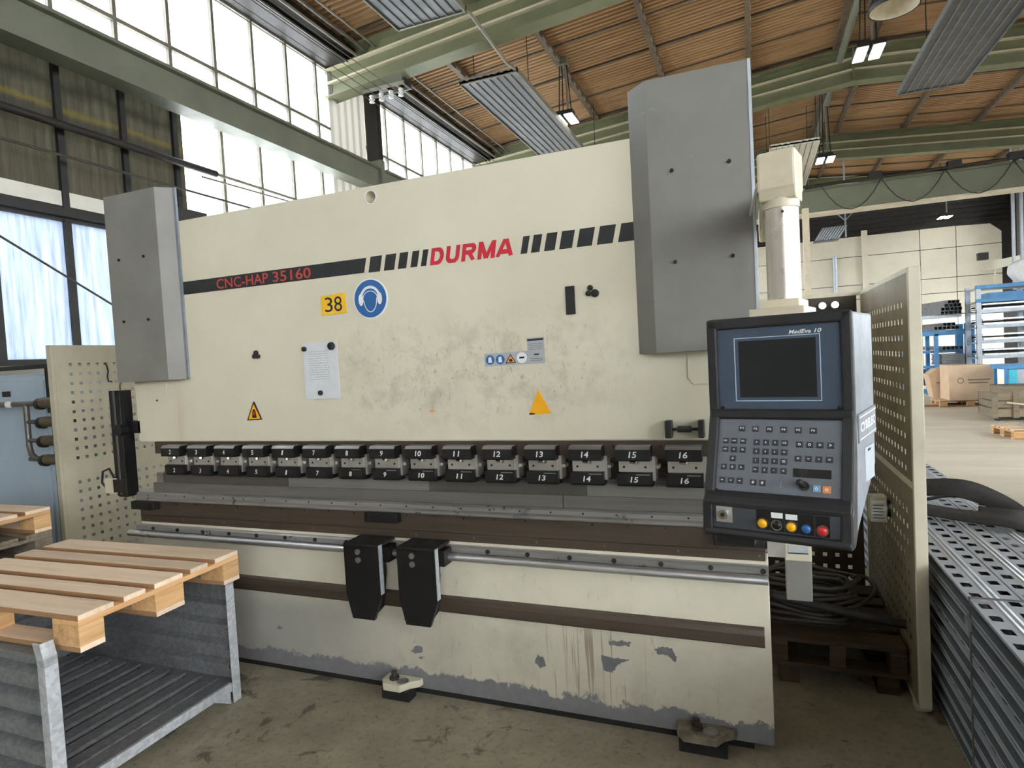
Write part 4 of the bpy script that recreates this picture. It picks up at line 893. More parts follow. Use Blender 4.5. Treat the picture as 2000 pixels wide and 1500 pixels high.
# bezel: two side cheeks that follow the profile, and cross bars
def cheek(a, b):
    back = [(-0.07, 1.130), (0.01, 1.165), (0.02, 1.25), (0.028, 1.735)]
    return cb(MB().prism(front + back, a, b, 'x'), 'bezel_cheek', 'black_plastic', bevel=0.006)
cheek(XA - 0.004, XA + 0.026); cheek(XB - 0.026, XB + 0.004)
def on_kb(s, off=0.0):
    """point on the sloping keypad plane, s metres down from its top edge"""
    d = Vector((0, -0.082, 1.240 - 1.468)).normalized(); nrm = Vector((0, d.z, -d.y))
    if nrm.y > 0: nrm = -nrm
    return Vector((0, 0.0, 1.468)) + d * s + nrm * (off - R_), d, nrm
cb(MB().box(XA, XB, 0.0, 0.03, 1.711, 1.742), 'bezel_bar', 'black_plastic', bevel=0.006)
cb(MB().prism([(0.0, 1.480), (0.03, 1.480), (0.03, 1.45), (0.0, 1.45), (-0.004, 1.458), (-0.004, 1.474)], XA, XB, 'x'), 'bezel_bar', 'black_plastic', bevel=0.004)
cb(MB().prism([(-0.076, 1.256), (-0.05, 1.256), (-0.05, 1.215), (-0.096, 1.215), (-0.099, 1.228), (-0.088, 1.244)], XA, XB, 'x'), 'bezel_bar', 'black_plastic', bevel=0.004)
cb(MB().prism([(-0.100, 1.156), (-0.07, 1.156), (-0.06, 1.126), (-0.098, 1.132), (-0.106, 1.142)], XA, XB, 'x'), 'bezel_bar', 'black_plastic', bevel=0.004)
# screen section
sp_ = cb(MB().box(XA + 0.022, XB - 0.022, R_ - 0.004, R_, 1.476, 1.714), 'screen_panel', 'panel_blue')
yl = R_ - 0.0052; lx0, lx1, lz0, lz1, lw = -0.120, 0.106, 1.502, 1.684, 0.0022
for (a, b, c, d) in ((lx0, lx1, lz1 - lw, lz1), (lx0, lx1, lz0, lz0 + lw), (lx0, lx0 + lw, lz0, lz1), (lx1 - lw, lx1, lz0, lz1)): cb(MB().box(a, b, yl, R_ - 0.004, c, d), 'frame_line', 'print_pale', sp_)
cb(MB().box(-0.1075, 0.0945, R_ - 0.0049, R_ - 0.0040, 1.513, 1.6745), 'screen', 'screen_glass', sp_)
cb(letters('MedEva', 0.056, 0.0112, (0.056, R_ - 0.0056, 1.6925), 0.25, 0.02), 'lettering', 'print_white', sp_); cb(letters('10', 0.018, 0.0112, (0.101, R_ - 0.0056, 1.6925), 0.25, 0.02), 'lettering', 'print_white', sp_)
for x in (-0.158, 0.146): cb(MB().cyl((x, R_ - 0.008, 1.484), (x, R_ - 0.004, 1.484), 0.004, 8), 'screw', 'black_steel', sp_)
# keypad section
def kb_box(x0, x1, s0, s1, h0, h1):
    mb = MB(); vs = []
    for x in (x0, x1):
        for s in (s0, s1):
            for h in (h0, h1):
                p, d, nr = on_kb(s, h); vs.append((x, p.y, p.z))
    return mb.add(vs, [(0, 1, 3, 2), (4, 6, 7, 5), (0, 4, 5, 1), (2, 3, 7, 6), (0, 2, 6, 4), (1, 5, 7, 3)])
kp = cb(kb_box(XA + 0.02, XB - 0.02, 0.004, 0.236, 0.0, 0.004), 'keypad_panel', 'panel_grey')
p_, d_kb, n_kb = on_kb(0)
KBROT = Matrix(((1, 0, 0), (0, -n_kb.y, -d_kb.y), (0, -n_kb.z, -d_kb.z)))      # letter x/y(depth)/z(up) to keypad axes
KEY = {}
def key(x, s, txt, w=0.0165, h=0.0165, m='key_dark', tm='print_white', th=0.0055):
    kk = (w, h, m)
    if kk not in KEY:
        me = MB().add([(-w / 2, 0, -h / 2), (w / 2, 0, -h / 2), (w / 2, 0, h / 2), (-w / 2, 0, h / 2), (-w * .44, -0.0028, -h * .44), (w * .44, -0.0028, -h * .44), (w * .44, -0.0028, h * .44), (-w * .44, -0.0028, h * .44)],
                      [(4, 5, 6, 7), (0, 1, 5, 4), (1, 2, 6, 5), (2, 3, 7, 6), (3, 0, 4, 7)]).mesh('key'); me.materials.append(M[m]); KEY[kk] = me
    k = place('key', KEY[kk], kp); p, d, nr = on_kb(s, 0.004)
    k.matrix_local = Matrix.Translation((x, p.y, p.z)) @ KBROT.to_4x4()
    if txt:
        wid = None if len(txt) < 2 else 0.0095
        me = letters(txt, wid, th if txt not in '.-' else 0.0025, (0, -0.0031, 0), 0.0, 0.02).mesh('key_print'); me.materials.append(M[tm]); place('key_print', me, k)
    return k
for i in range(6): key(-0.102 + 0.0372 * i, 0.042 + 0.0005 * i, 'F%d' % (i + 1), 0.0175, 0.0165)
for r, s in ((0, 0.079), (1, 0.104)):
    for c in range(3): key(-0.146 + 0.0245 * c, s, ('ESC', 'INS', 'DEL', 'CE', '-', '=')[r * 3 + c], th=0.004)
key(-0.123, 0.130, '^')
for c, tx in enumerate('<o>'): key(-0.147 + 0.0242 * c, 0.1545, tx)
for c, tx in enumerate(('-', '=', '-')): key(-0.149 + 0.0242 * c, 0.193, tx, th=0.003)
pad = (('7', '8', '9', 'CE'), ('4', '5', '6', '-'), ('1', '2', '3', '='), ('+/-', '0', '.', '<'))
for r in range(4):
    for c in range(4): key(-0.060 + 0.0244 * c, 0.081 + 0.0258 * r, pad[r][c])
for c in range(2): key(-0.064 + 0.024 * c, 0.1945, '#', tm='print_white', th=0.008)
for c in range(4): key(0.051 + 0.0253 * c, 0.0835, ('o', 'o', '>', '>')[c], th=0.007); key(0.049 + 0.0253 * c, 0.122, ('=', '-', '+', '=')[c], th=0.004)
key(0.096, 0.2005, 'o', 0.019, 0.019, 'key_blue', 'sign_white', 0.008); key(0.120, 0.2015, 'o', 0.020, 0.020, 'key_orange', 'sign_white', 0.008)
cb(kb_box(0.038, 0.130, 0.150, 0.173, 0.004, 0.0062), 'display_strip', 'lcd_strip', kp)
a, _, nr = on_kb(0.196, 0.004); b = a + nr * 0.03 + Vector((-0.012, 0, 0.006))
j = cb(MB().cyl((0.066, a.y, a.z), (0.066, a.y + nr.y * 0.006, a.z + nr.z * 0.006), 0.013, 14), 'joystick', 'black_plastic', kp)
cb(MB().cyl((0.066, a.y, a.z), (0.060, b.y, b.z), 0.006, 10, 0.009).lathe([(0.0, -0.009), (0.007, -0.006), (0.0095, 0), (0.007, 0.006), (0.0, 0.009)], (0.060, b.y, b.z), 'z', 12), 'joystick_knob', 'black_rubber', j)
for k_ in range(3): cb(kb_box(0.006, 0.009, 0.188 + k_ * 0.006, 0.191 + k_ * 0.006, 0.004, 0.0045), 'indicator', 'key_blue', kp)
for x, s in ((-0.163, 0.222), (0.150, 0.226)): p, _, nr = on_kb(s, 0.004); cb(MB().cyl((x, p.y, p.z), (x, p.y + nr.y * 0.003, p.z + nr.z * 0.003), 0.004, 8), 'screw', 'black_steel', kp)
# button section
yb_ = -0.092
bp = cb(MB().box(XA + 0.018, XB - 0.018, yb_, yb_ + 0.004, 1.150, 1.222), 'button_panel', 'panel_dark')
ks = cb(MB().box(-0.158, -0.114, yb_ - 0.003, yb_, 1.172, 1.219), 'key_switch', 'steel_plate', bp)
cb(MB().cyl((-0.136, yb_ - 0.003, 1.196), (-0.136, yb_ - 0.018, 1.196), 0.0135, 18), 'lock_barrel', 'chrome', ks)
cb(MB().cyl((-0.136, yb_ - 0.018, 1.196), (-0.136, yb_ - 0.0195, 1.196), 0.006, 12), 'lock_slot', 'black_steel', ks)
for i, (x, m) in enumerate(((-0.033, 'button_yellow'), (0.003, 'black_steel'), (0.039, 'button_yellow'), (0.075, 'button_blue'), (0.113, 'button_red'))):
    z = 1.181 - 0.001 * i
    pl = cb(MB().box(x - 0.0165, x + 0.0165, yb_ - 0.0025, yb_, z - 0.018, z + 0.036), 'button_plate', 'black_block', bp)
    cb(MB().cyl((x, yb_ - 0.0025, z), (x, yb_ - 0.010, z), 0.0145, 20), 'button_ring', ('button_ring', 'chrome', 'button_ring', 'lamp_black', 'button_ring')[i], pl)
    cb(MB().lathe([(0.0, -0.004), (0.009, -0.0035), (0.0118, 0.0), (0.0118, 0.004)], (x, yb_ - 0.011, z), 'y', 20), 'button_cap', m, pl)
    if i in (1, 2): cb(MB().box(x - 0.0145, x + 0.0145, yb_ - 0.0035, yb_ - 0.0025, z + 0.0175, z + 0.032), 'legend_plate', 'sign_white', pl)
cb(MB().prism([(-0.085, 1.134), (-0.06, 1.137), (-0.05, 1.115), (-0.085, 1.110)], XA + 0.03, -0.06, 'x'), 'lower_bracket', 'black_block')
# side: maker plate and grip recess
def side_pt(y, z, o): return (XB + flare(y) + o, y, z)
def side_plate(y0, y1, z0, z1, o0, o1, name, m, par, skew=0.0):
    vs = [side_pt(y, z, o) for y, z in ((y0, z0), (y1, z0 + skew), (y1, z1 + skew), (y0, z1)) for o in (o0, o1)]
    return cb(MB().add(vs, [(0, 2, 4, 6), (7, 5, 3, 1), (0, 1, 3, 2), (2, 3, 5, 4), (4, 5, 7, 6), (6, 7, 1, 0)]), name, m, par)
pl = side_plate(0.035, 0.225, 1.385, 1.462, 0.0, 0.004, 'maker_plate', 'console_side', housing, 0.01)
vs, fs = text_mesh('CYBELEC', 1.0, 0.0, 0.03, 0.0)
xs_ = [v[0] for v in vs]; zs_ = [v[2] for v in vs]; w_ = max(xs_) - min(xs_); h_ = max(zs_) - min(zs_)
tv = []
for v in vs:
    u = (v[0] - min(xs_)) / w_; k = (v[2] - min(zs_)) / h_; y = 0.05 + 0.16 * u
    tv.append(side_pt(y, 1.412 + 0.010 * u + 0.026 * k, 0.0047))
cb(MB().add(tv, fs), 'lettering', 'print_white', pl)
for z in (1.393, 1.452): side_plate(0.04, 0.22, z, z + 0.003, 0.004, 0.0055, 'trim_line', 'print_white', pl, 0.01)
gp = side_plate(0.10, 0.20, 1.27, 1.365, 0.0, 0.002, 'grip_recess', 'rack_grey', housing)
side_plate(0.13, 0.16, 1.352, 1.358, 0.002, 0.003, 'grip_slot', 'black_steel', gp)
# swing arm: base plate, pole, collar, elbow, horizontal arm back to the frame (console axes)
px, py = -0.011, 0.170                    # pole centre behind the screen
cb(MB().box(-0.085, 0.063, 0.05, 0.235, 1.735, 1.765), 'pole_flange', 'arm_cream', bevel=0.003)
cb(MB().box(-0.066, 0.044, 0.09, 0.228, 1.765, 1.79), 'pole_socket', 'arm_cream', bevel=0.004)
cb(MB().cyl((px, py, 1.78), (px, py, 2.09), 0.047, 32), 'pole', 'pole_alu')
cb(MB().cyl((px, py, 2.06), (px, py, 2.085), 0.050, 32), 'pole_collar', 'arm_cream')
cb(MB().cyl((px + 0.012, py - 0.049, 2.045), (px + 0.012, py - 0.045, 2.045), 0.004, 8), 'grub_screw', 'dark_steel')
cb(MB().prism([(px - 0.054, py - 0.055), (px + 0.052, py - 0.055), (px + 0.052, py + 0.05), (px + 0.052 - 0.2419 * 0.9, py + 0.97 * 0.9), (px - 0.054 - 0.2419 * 0.9, py + 0.97 * 0.9), (px - 0.054, py + 0.02)], 2.108, 2.222, 'z'), 'swing_arm', 'arm_cream', bevel=0.008)
cb(MB().prism([(py - 0.053, 2.112), (py + 0.05, 2.112), (py + 0.047, 2.082), (py - 0.045, 2.082)], px - 0.052, px + 0.050, 'x'), 'elbow_skirt', 'arm_cream', bevel=0.004)
cb(MB().tube([(px - 0.054, py + 0.0, 2.165), (px - 0.09, py + 0.1, 2.162), (px - 0.20, py + 0.45, 2.15)], 0.006, 6), 'cable', 'insulator')
# ================================================================== GUARD PANELS
def guard(label, x, side, cols, y0=0.44, y1=1.66, sm='guard_cream'):
    """upright perforated guard in the plane x; side: +1 flange towards +x"""
    t = thing('guard_panel', label, 'guard', (x, (y0 + y1) / 2, 0))
    ys = [0.556 + 0.0705 * k for k in range(cols)]
    MB().perf(y0, y1, 1.035, 1.95, ys, [1.078 + 0.0725 * k for k in range(11)], 0.024, lambda a, b: (x, a, b)).build('upper_sheet', sm, t, solid=0.003)
    MB().perf(y0, y1, 0.05, 1.005, ys, [0.09 + 0.0725 * k for k in range(12)], 0.024, lambda a, b: (x, a, b)).build('lower_sheet', sm, t, solid=0.003)
    a, b = (x - 0.002, x + 0.045) if side > 0 else (x - 0.045, x + 0.002)
    MB().box(a, b, y0 - 0.025, y0, 0.05, 1.956).build('front_post', 'guard_cream', t, bevel=0.003)
    MB().box(a, b, y1 - 0.02, y1, 0.03, 1.956).build('rear_post', 'guard_cream', t)
    MB().box(a, b, y0, y1 - 0.02, 1.935, 1.956).build('top_rail', 'guard_cream', t)
    MB().box(a, b, y0, y1 - 0.02, 1.005, 1.035).build('middle_rail', 'guard_cream', t)
    MB().box(a, b, y0, y1 - 0.02, 0.03, 0.05).build('bottom_rail', 'guard_cream', t)
    for y in (y0 + 0.05, y1 - 0.08): MB().box(a, b, y, y + 0.06, 0.0, 0.03).build('foot', 'guard_cream', t)
    return t
guard('cream perforated guard panel standing left of the press', -4.95, -1, 14)
guard('perforated guard panel with a pale post and shade-darkened sheets right of the console', 0.592, 1, 14, sm='guard_shade')
t = thing('guard_panel', 'dark-shaded perforated rear guard panel behind the console', 'guard', (0.3, 1.7, 0))
xs_ = [-0.07 + 0.0705 * k for k in range(9)]
MB().perf(-0.2, 0.575, 1.5, 1.95, [], [], 0.024, lambda a, b: (a, 1.69, b)).build('upper_sheet', 'guard_deep_shade', t, solid=0.003)
MB().perf(-0.2, 0.575, 0.05, 1.5, xs_, [0.16 + 0.0735 * k for k in range(15)], 0.024, lambda a, b: (a, 1.69, b)).build('lower_sheet', 'guard_deep_shade', t, solid=0.003)
MB().box(-0.2, 0.59, 1.68, 1.72, 1.935, 1.96).build('top_rail', 'guard_cream', t); MB().box(-0.2, 0.59, 1.68, 1.72, 0.0, 0.05).build('bottom_rail', 'guard_cream', t)
for x in (0.385, 0.455):
    l = MB().cyl((x, 1.688, 1.885), (x, 1.66, 1.885), 0.022, 16).build('signal_lamp', 'insulator', t)
    MB().cyl((x, 1.662, 1.885), (x, 1.655, 1.885), 0.018, 16).build('lens', 'led', l)
solo(MB().tube([(-4.945, 0.82, 1.81), (-4.93, 0.83, 1.79), (-4.925, 0.835, 1.74), (-4.925, 0.825, 1.70), (-4.925, 0.83, 1.66), (-4.925, 0.86, 1.655)], 0.006, 6), 'wire_hook', 'dark_steel', 'short rusty wire hook hanging in the left guard panel', 'hook')
solo(MB().tube([(-4.945, 0.93, 1.81), (-4.92, 0.95, 1.80), (-4.92, 0.97, 1.76), (-4.92, 0.95, 1.68), (-4.92, 0.92, 1.62), (-4.92, 0.92, 1.56)], 0.007, 6), 'wire_hook', 'pipe_brown', 'long bent wire hook hanging in the left guard panel', 'hook')

# ================================================================== LEFT: stillage, pallets, cabinet
# ---- steel stillage under the pallet
SX0, SX1, SY0, SY1 = -3.77, -2.555, -1.165, -0.312
stl = thing('stillage', 'galvanised steel stillage with ribbed walls and open end under the pallet', 'stillage', (-3.14, -0.735, 0))
def ribbed_wall(y, yo, x0, x1, z0, z1, n=5):
    prof = []; h = (z1 - z0) / n
    for i in range(n):
        a = z0 + h * i; prof += [(y, a), (y, a + h * 0.48), (y + yo, a + h * 0.62), (y + yo, a + h * 0.86)]
    prof.append((y, z1)); vs = []
    for (yy, zz) in prof: vs += [(x0, yy, zz), (x1, yy, zz)]
    return MB().add(vs, [(2 * i, 2 * i + 1, 2 * i + 3, 2 * i + 2) for i in range(len(prof) - 1)])
ribbed_wall(SY0 - 0.012, 0.036, SX0, SX1, 0.10, 0.615).build('side_wall', 'galvanised_worn', stl, solid=0.003)
ribbed_wall(SY1 + 0.012, -0.036, SX0, SX1, 0.10, 0.615).build('side_wall', 'galvanised_worn', stl, solid=0.003)
for y0, y1 in ((SY0 - 0.012, SY0 + 0.045), (SY1 - 0.045, SY1 + 0.012)):
    MB().box(SX0, SX1, y0, y1, 0.612, 0.636).build('top_rim', 'galvanised_worn', stl, bevel=0.003)
    MB().box(SX0, SX1, y0, y1, 0.07, 0.10).build('bottom_rim', 'galvanised_worn', stl)
mb = MB(); prof = []
for i in range(5): a = 0.10 + 0.103 * i; prof += [(SX0, a), (SX0, a + 0.055), (SX0 + 0.022, a + 0.065), (SX0 + 0.022, a + 0.09)]
prof.append((SX0, 0.615)); vs = []
for (xx, zz) in prof: vs += [(xx, SY0, zz), (xx, SY1, zz)]
mb.add(vs, [(2 * i, 2 * i + 1, 2 * i + 3, 2 * i + 2) for i in range(len(prof) - 1)]); mb.build('end_wall', 'galvanised_worn', stl, solid=0.003)
n = 10; w = (SX1 - SX0 - 0.09) / n
for i in range(n):
    a = SX0 + 0.02 + w * i
    MB().prism([(a + 0.006, 0.082), (a + w - 0.006, 0.082), (a + w - 0.006, 0.098), (a + w - 0.022, 0.106), (a + 0.022, 0.106), (a + 0.006, 0.098)], SY0 + 0.02, SY1 - 0.02, 'y').build('floor_slat', 'galvanised_worn', stl)
MB().box(SX0, SX1, SY0 + 0.01, SY1 - 0.01, 0.066, 0.080).build('floor_pan', 'void_dark', stl)
MB().box(SX1 - 0.075, SX1 + 0.012, SY0, SY1, 0.082, 0.105).build('floor_sill', 'galvanised_worn', stl)
sill = MB().box(SX1 + 0.0, SX1 + 0.018, SY0 + 0.03, SY1 - 0.03, 0.06, 0.106).build('end_sill', 'galvanised_post', stl, bevel=0.002)
for y in (SY0 + 0.04, SY1 - 0.04):
    s_ = 1 if y < -0.7 else -1
    MB().prism([(y, 0.06), (y + s_ * 0.10, 0.06), (y, 0.0)], SX1 + 0.002, SX1 + 0.016, 'x').build('foot_gusset', 'galvanised_post', stl)
for cx, sx in ((SX0, 1), (SX1, -1)):
    for cy, sy in ((SY0, 1), (SY1, -1)):
        # folded angle post: two leaves, a pinched neck and a flared stacking socket at the top
        x_o, y_o = cx - sx * 0.022, cy - sy * 0.022
        mb = MB()
        for a, b, k in ((0.0, 0.075, 0.0), ):
            mb.prism([(x_o, y_o), (x_o + sx * 0.044, y_o), (x_o + sx * 0.044, y_o + sy * 0.006), (x_o + sx * 0.006, y_o + sy * 0.006), (x_o + sx * 0.006, y_o + sy * 0.05), (x_o, y_o + sy * 0.05)], 0.0, 0.60, 'z')
        mb.seg([(0, 0), (sx * 0.044, 0), (sx * 0.044, sy * 0.006), (sx * 0.006, sy * 0.006), (sx * 0.006, sy * 0.05), (0, sy * 0.05)], (x_o, y_o, 0.60), (x_o - sx * 0.018, y_o - sy * 0.012, 0.64), 'z')
        mb.seg([(0, 0), (sx * 0.044, 0), (sx * 0.044, sy * 0.006), (sx * 0.006, sy * 0.006), (sx * 0.006, sy * 0.05), (0, sy * 0.05)], (x_o - sx * 0.018, y_o - sy * 0.012, 0.64), (x_o - sx * 0.012, y_o - sy * 0.018, 0.70), 'z')
        mb.build('corner_post', 'galvanised_post', stl, bevel=0.002)
# ---- wooden pallets (boards along x)
PM = {}
def pallet(label, loc, rz, clean=True, lab_group=None, sub=True):
    wb_, wy, wk = ('pallet_wood', 'pallet_wood_y', 'pallet_block') if clean is True else (clean,) * 3
    t = thing('wooden_pallet', label, 'pallet', loc, rz, lab_group); OFF[t.name] = (0, 0, 0)
    def bit(name, cx, cy, cz, dx, dy, dz, m, bev=0.003):
        k = (dx, dy, dz, m)
        if k not in PM: me = MB().cbox((0, 0, 0), (dx, dy, dz)).mesh(name); me.materials.append(M[m]); PM[k] = me
        o = place(name, PM[k], t, bev); o.location = (cx, cy, cz); return o
    for y, w in ((-0.3275, 0.145), (-0.1635, 0.1), (0.0, 0.145), (0.1635, 0.1), (0.3275, 0.145)): bit('deck_board', 0, y, 0.133, 1.2, w, 0.022, wb_)
    for x in (-0.5275, 0.0, 0.5275): bit('cross_board', x, 0, 0.111, 0.145, 0.8, 0.022, wy)
    for x in (-0.5275, 0.0, 0.5275):
        for y, w in ((-0.35, 0.1), (0.0, 0.145), (0.35, 0.1)): bit('block', x, y, 0.061, 0.145, w, 0.078, wk)
    for y, w in ((-0.35, 0.1), (0.0, 0.145), (0.35, 0.1)): bit('bottom_board', 0, y, 0.011, 1.2, w, 0.022, wb_)
    return t
pallet('fresh wooden pallet lying on the steel stillage in front of the press', (-3.04, -0.742, 0.640), math.radians(2.0))
names = ['topmost', 'second', 'third', 'fourth', 'fifth', 'bottom']
for i in range(6):
    z = 0.756 - 0.144 * i - (0.036 if i == 5 else 0.0)
    if i == 5: z = 0.036
    pallet('%s pallet of the pile by the blue-grey cabinet' % names[i], (-4.735 - 0.01 * (i % 3), -0.57 + 0.02 * (i % 2), z), math.radians((1.5, -1.0, 0.5, 2.0, 0.0, -1.2)[i]), True if i == 0 else 'weathered_wood', 'pallets piled by the cabinet')
solo(MB().box(-5.3, -4.2, -0.95, -0.2, 0.0, 0.036), 'floor_board', 'weathered_wood', 'flat weathered board under the pile of pallets', 'board')
# ---- blue-grey cabinet and pipe manifold
t = thing('electric_cabinet', 'pale blue-grey electrical cabinet by the glazed wall at the left edge', 'cabinet', (-6.0, 1.0, 0))
MB().box(-6.75, -5.62, 0.80, 1.35, 0.0, 1.76).build('body', 'cabinet_blue', t, bevel=0.02)
MB().box(-5.62, -5.12, 0.86, 1.3, 0.0, 1.42).build('side_unit', 'cabinet_blue', t, bevel=0.01)
d = MB().box(-6.7, -5.68, 0.785, 0.80, 0.08, 1.70).build('door', 'cabinet_blue', t, bevel=0.004)
MB().box(-6.22, -6.12, 0.77, 0.785, 1.57, 1.62).build('handle_recess', 'black_steel', d, bevel=0.004)
mb = MB().box(-6.75, -5.5, 0.76, 0.82, 1.80, 1.835); mb.box(-5.60, -5.55, 0.76, 0.82, 1.42, 1.80); mb.build('frame', 'mullion_dark', t)
mf = thing('pipe_manifold', 'grey pipe manifold with four brown cylinders left of the guard panel', 'pipes', (-5.45, 0.62, 1.05))
MB().tube([(-6.6, 0.62, 1.51), (-5.7, 0.62, 1.51), (-5.42, 0.62, 1.515)], 0.022, 10).build('header_pipe', 'pipe_grey', mf)
MB().tube([(-5.64, 0.62, 1.51), (-5.64, 0.62, 1.16), (-5.62, 0.62, 1.09), (-5.56, 0.62, 1.055), (-5.42, 0.62, 1.05)], 0.022, 10).build('riser_pipe', 'pipe_grey', mf)
MB().lathe([(0.0, -0.03), (0.022, -0.022), (0.03, 0), (0.022, 0.022), (0.0, 0.03)], (-5.83, 0.60, 1.51), 'z', 14).build('ball_valve', 'insulator', mf)
for z in (1.515, 1.36, 1.205, 1.05):
    MB().cyl((-5.64, 0.62, z), (-5.44, 0.62, z), 0.018, 10).build('branch_pipe', 'pipe_grey', mf)
    c = MB().cyl((-5.43, 0.62, z), (-5.02, 0.62, z), 0.042, 18).build('cylinder', 'pipe_brown', mf)
    MB().cyl((-5.47, 0.62, z - 0.01), (-5.43, 0.62, z - 0.01), 0.048, 14).build('end_cap', 'dark_steel', c)
MB().box(-5.40, -5.34, 0.66, 0.72, 0.0, 1.60).build('stand', 'dark_steel', mf)

# ================================================================== RIGHT: bundle of galvanised profiles
BX, BZ, BW, BH, BY0, BY1 = 0.672, 0.022, 0.168, 0.0762, -2.3, 3.0
hatches = [(-2.24 + 0.105 * k) for k in range(50)]
def profile_mesh():
    mb = MB(); shade_faces = []
    # C channel: top web with two rows of slots, a raised bead between them, two lipped flanges
    w, h = BW - 0.006, BH - 0.010
    L = BY1 - BY0
    def strip(xa, xb, z, holes, hw, hl):
        y = 0.0
        for c in holes:
            mb.add([(xa, y, z), (xb, y, z), (xb, c - hl / 2, z), (xa, c - hl / 2, z)], [(0, 1, 2, 3)])
            m_ = (xa + xb) / 2
            mb.add([(xa, c - hl / 2, z), (m_ - hw / 2, c - hl / 2, z), (m_ - hw / 2, c + hl / 2, z), (xa, c + hl / 2, z)], [(0, 1, 2, 3)])
            mb.add([(m_ + hw / 2, c - hl / 2, z), (xb, c - hl / 2, z), (xb, c + hl / 2, z), (m_ + hw / 2, c + hl / 2, z)], [(0, 1, 2, 3)])
            y = c + hl / 2
        mb.add([(xa, y, z), (xb, y, z), (xb, L, z), (xa, L, z)], [(0, 1, 2, 3)])
    H1 = [0.05 + 0.105 * k for k in range(int(L / 0.105))]
    strip(0.0, 0.062, h, H1, 0.034, 0.042); strip(0.100, w, h, [c + 0.045 for c in H1 if c + 0.08 < L], 0.034, 0.042)
    for a, b, za, zb in ((0.062, 0.070, h, h + 0.0025), (0.070, 0.080, h + 0.0025, h), (0.080, 0.090, h, h + 0.0025), (0.090, 0.100, h + 0.0025, h)):
        mb.add([(a, 0, za), (b, 0, zb), (b, L, zb), (a, L, za)], [(0, 1, 2, 3)])
    for x, s in ((0.0, 1), (w, -1)):
        prof = [(x, h), (x, h - 0.011), (x + s * 0.012, h - 0.017), (x + s * 0.036, h - 0.020), (x + s * 0.040, h * 0.36), (x + s * 0.010, h * 0.22), (x + s * 0.002, h * 0.18), (x + s * 0.002, 0.004), (x + s * 0.03, 0.0)]
        vs = []
        for (xx, zz) in prof: vs += [(xx, 0, zz), (xx, L, zz)]
        k0 = len(mb.f); mb.add(vs, [(2 * i, 2 * i + 1, 2 * i + 3, 2 * i + 2) for i in range(len(prof) - 1)]); shade_faces.extend(range(k0 + 1, k0 + 6))
    me = mb.mesh('perforated_profile'); me.materials.append(M['galvanised']); me.materials.append(M['galvanised_shade'])
    for k in shade_faces: me.polygons[k].material_index = 1
    return me
pm = profile_mesh()
dm = MB().box(0, 0.0012, -0.004, 0.004, -0.004, 0.004).mesh('hole'); dm.materials.append(M['black_steel'])
rowname = ['topmost', 'second', 'third', 'fourth', 'fifth', 'sixth', 'seventh', 'eighth', 'lowest']
rows = 9
for r in range(rows):
    for c in range(3):
        o = place('perforated_profile', pm); z = BZ + BH * (rows - 1 - r)
        o.location = (BX + BW * c + 0.004 * ((r * 7 + c * 3) % 3), BY0 + 0.02 * ((r + c) % 3), z)
        if c == 0: lab = '%s galvanised profile in the bundle face beside the guard panel' % rowname[r]
        elif r == 0: lab = ('', 'galvanised slotted profile, middle one on top of the bundle', 'galvanised slotted profile on top of the bundle, farthest from the press')[c]
        else: lab = 'galvanised profile packed inside the strapped bundle'
        tag(o, lab, 'profile', 'galvanised profiles in the strapped bundle')
ZT = BZ + BH * rows
for k, y in enumerate((-1.6, 0.4, 2.4)): solo(MB().box(BX - 0.02, BX + BW * 3 + 0.02, y, y + 0.08, 0.0, BZ - 0.001), 'bearer', 'weathered_wood', ('timber bearer under the near end of the profile bundle', 'timber bearer under the middle of the profile bundle', 'timber bearer under the far end of the profile bundle')[k], 'timber', 'bearers under the bundle')
st_ = thing('steel_strap', 'thin steel strap with a clip around the profile bundle', 'strap', (BX, 0.0, 0.0))
for name_, b_ in (('side_run', (BX - 0.006, BX - 0.003, -0.012, 0.004, 0.004, ZT + 0.004)), ('top_run', (BX - 0.006, BX + BW * 3 + 0.016, -0.012, 0.004, ZT + 0.001, ZT + 0.004)), ('side_run', (BX + BW * 3 + 0.013, BX + BW * 3 + 0.016, -0.012, 0.004, 0.004, ZT + 0.004))): MB().box(*b_).build(name_, 'tube_stock', st_)
MB().box(BX - 0.016, BX - 0.006, -0.024, 0.016, ZT - 0.115, ZT - 0.07).build('clip', 'steel_bright', st_)
# black lifting slings thrown over the bundle
def ease(pts, n=6):
    out = []
    P_ = [Vector(p) for p in pts]
    for i in range(len(P_) - 1):
        p0 = P_[max(0, i - 1)]; p1 = P_[i]; p2 = P_[i + 1]; p3 = P_[min(len(P_) - 1, i + 2)]
        for k in range(n):
            u = k / n; out.append(0.5 * ((2 * p1) + (p2 - p0) * u + (2 * p0 - 5 * p1 + 4 * p2 - p3) * u * u + (3 * p1 - p0 - 3 * p2 + p3) * u ** 3))
    out.append(P_[-1]); return out
sl = thing('lifting_sling', 'black webbing sling laid crosswise over the galvanised profiles', 'sling', (0.95, 1.1, ZT))
MB().ribbon(ease([(0.655, 1.22, ZT + 0.03), (0.75, 1.20, ZT + 0.035), (0.95, 1.08, ZT + 0.03), (1.12, 0.98, ZT + 0.03), (1.19, 0.93, ZT - 0.02), (1.21, 0.92, ZT - 0.2), (1.20, 0.92, 0.25)]), (0.25, 1, 0.25), 0.12, 0.008).build('band', 'webbing', sl)
sl2 = thing('lifting_sling', 'crumpled black sling with a looped end on the galvanised profiles', 'sling', (0.95, 1.5, ZT))
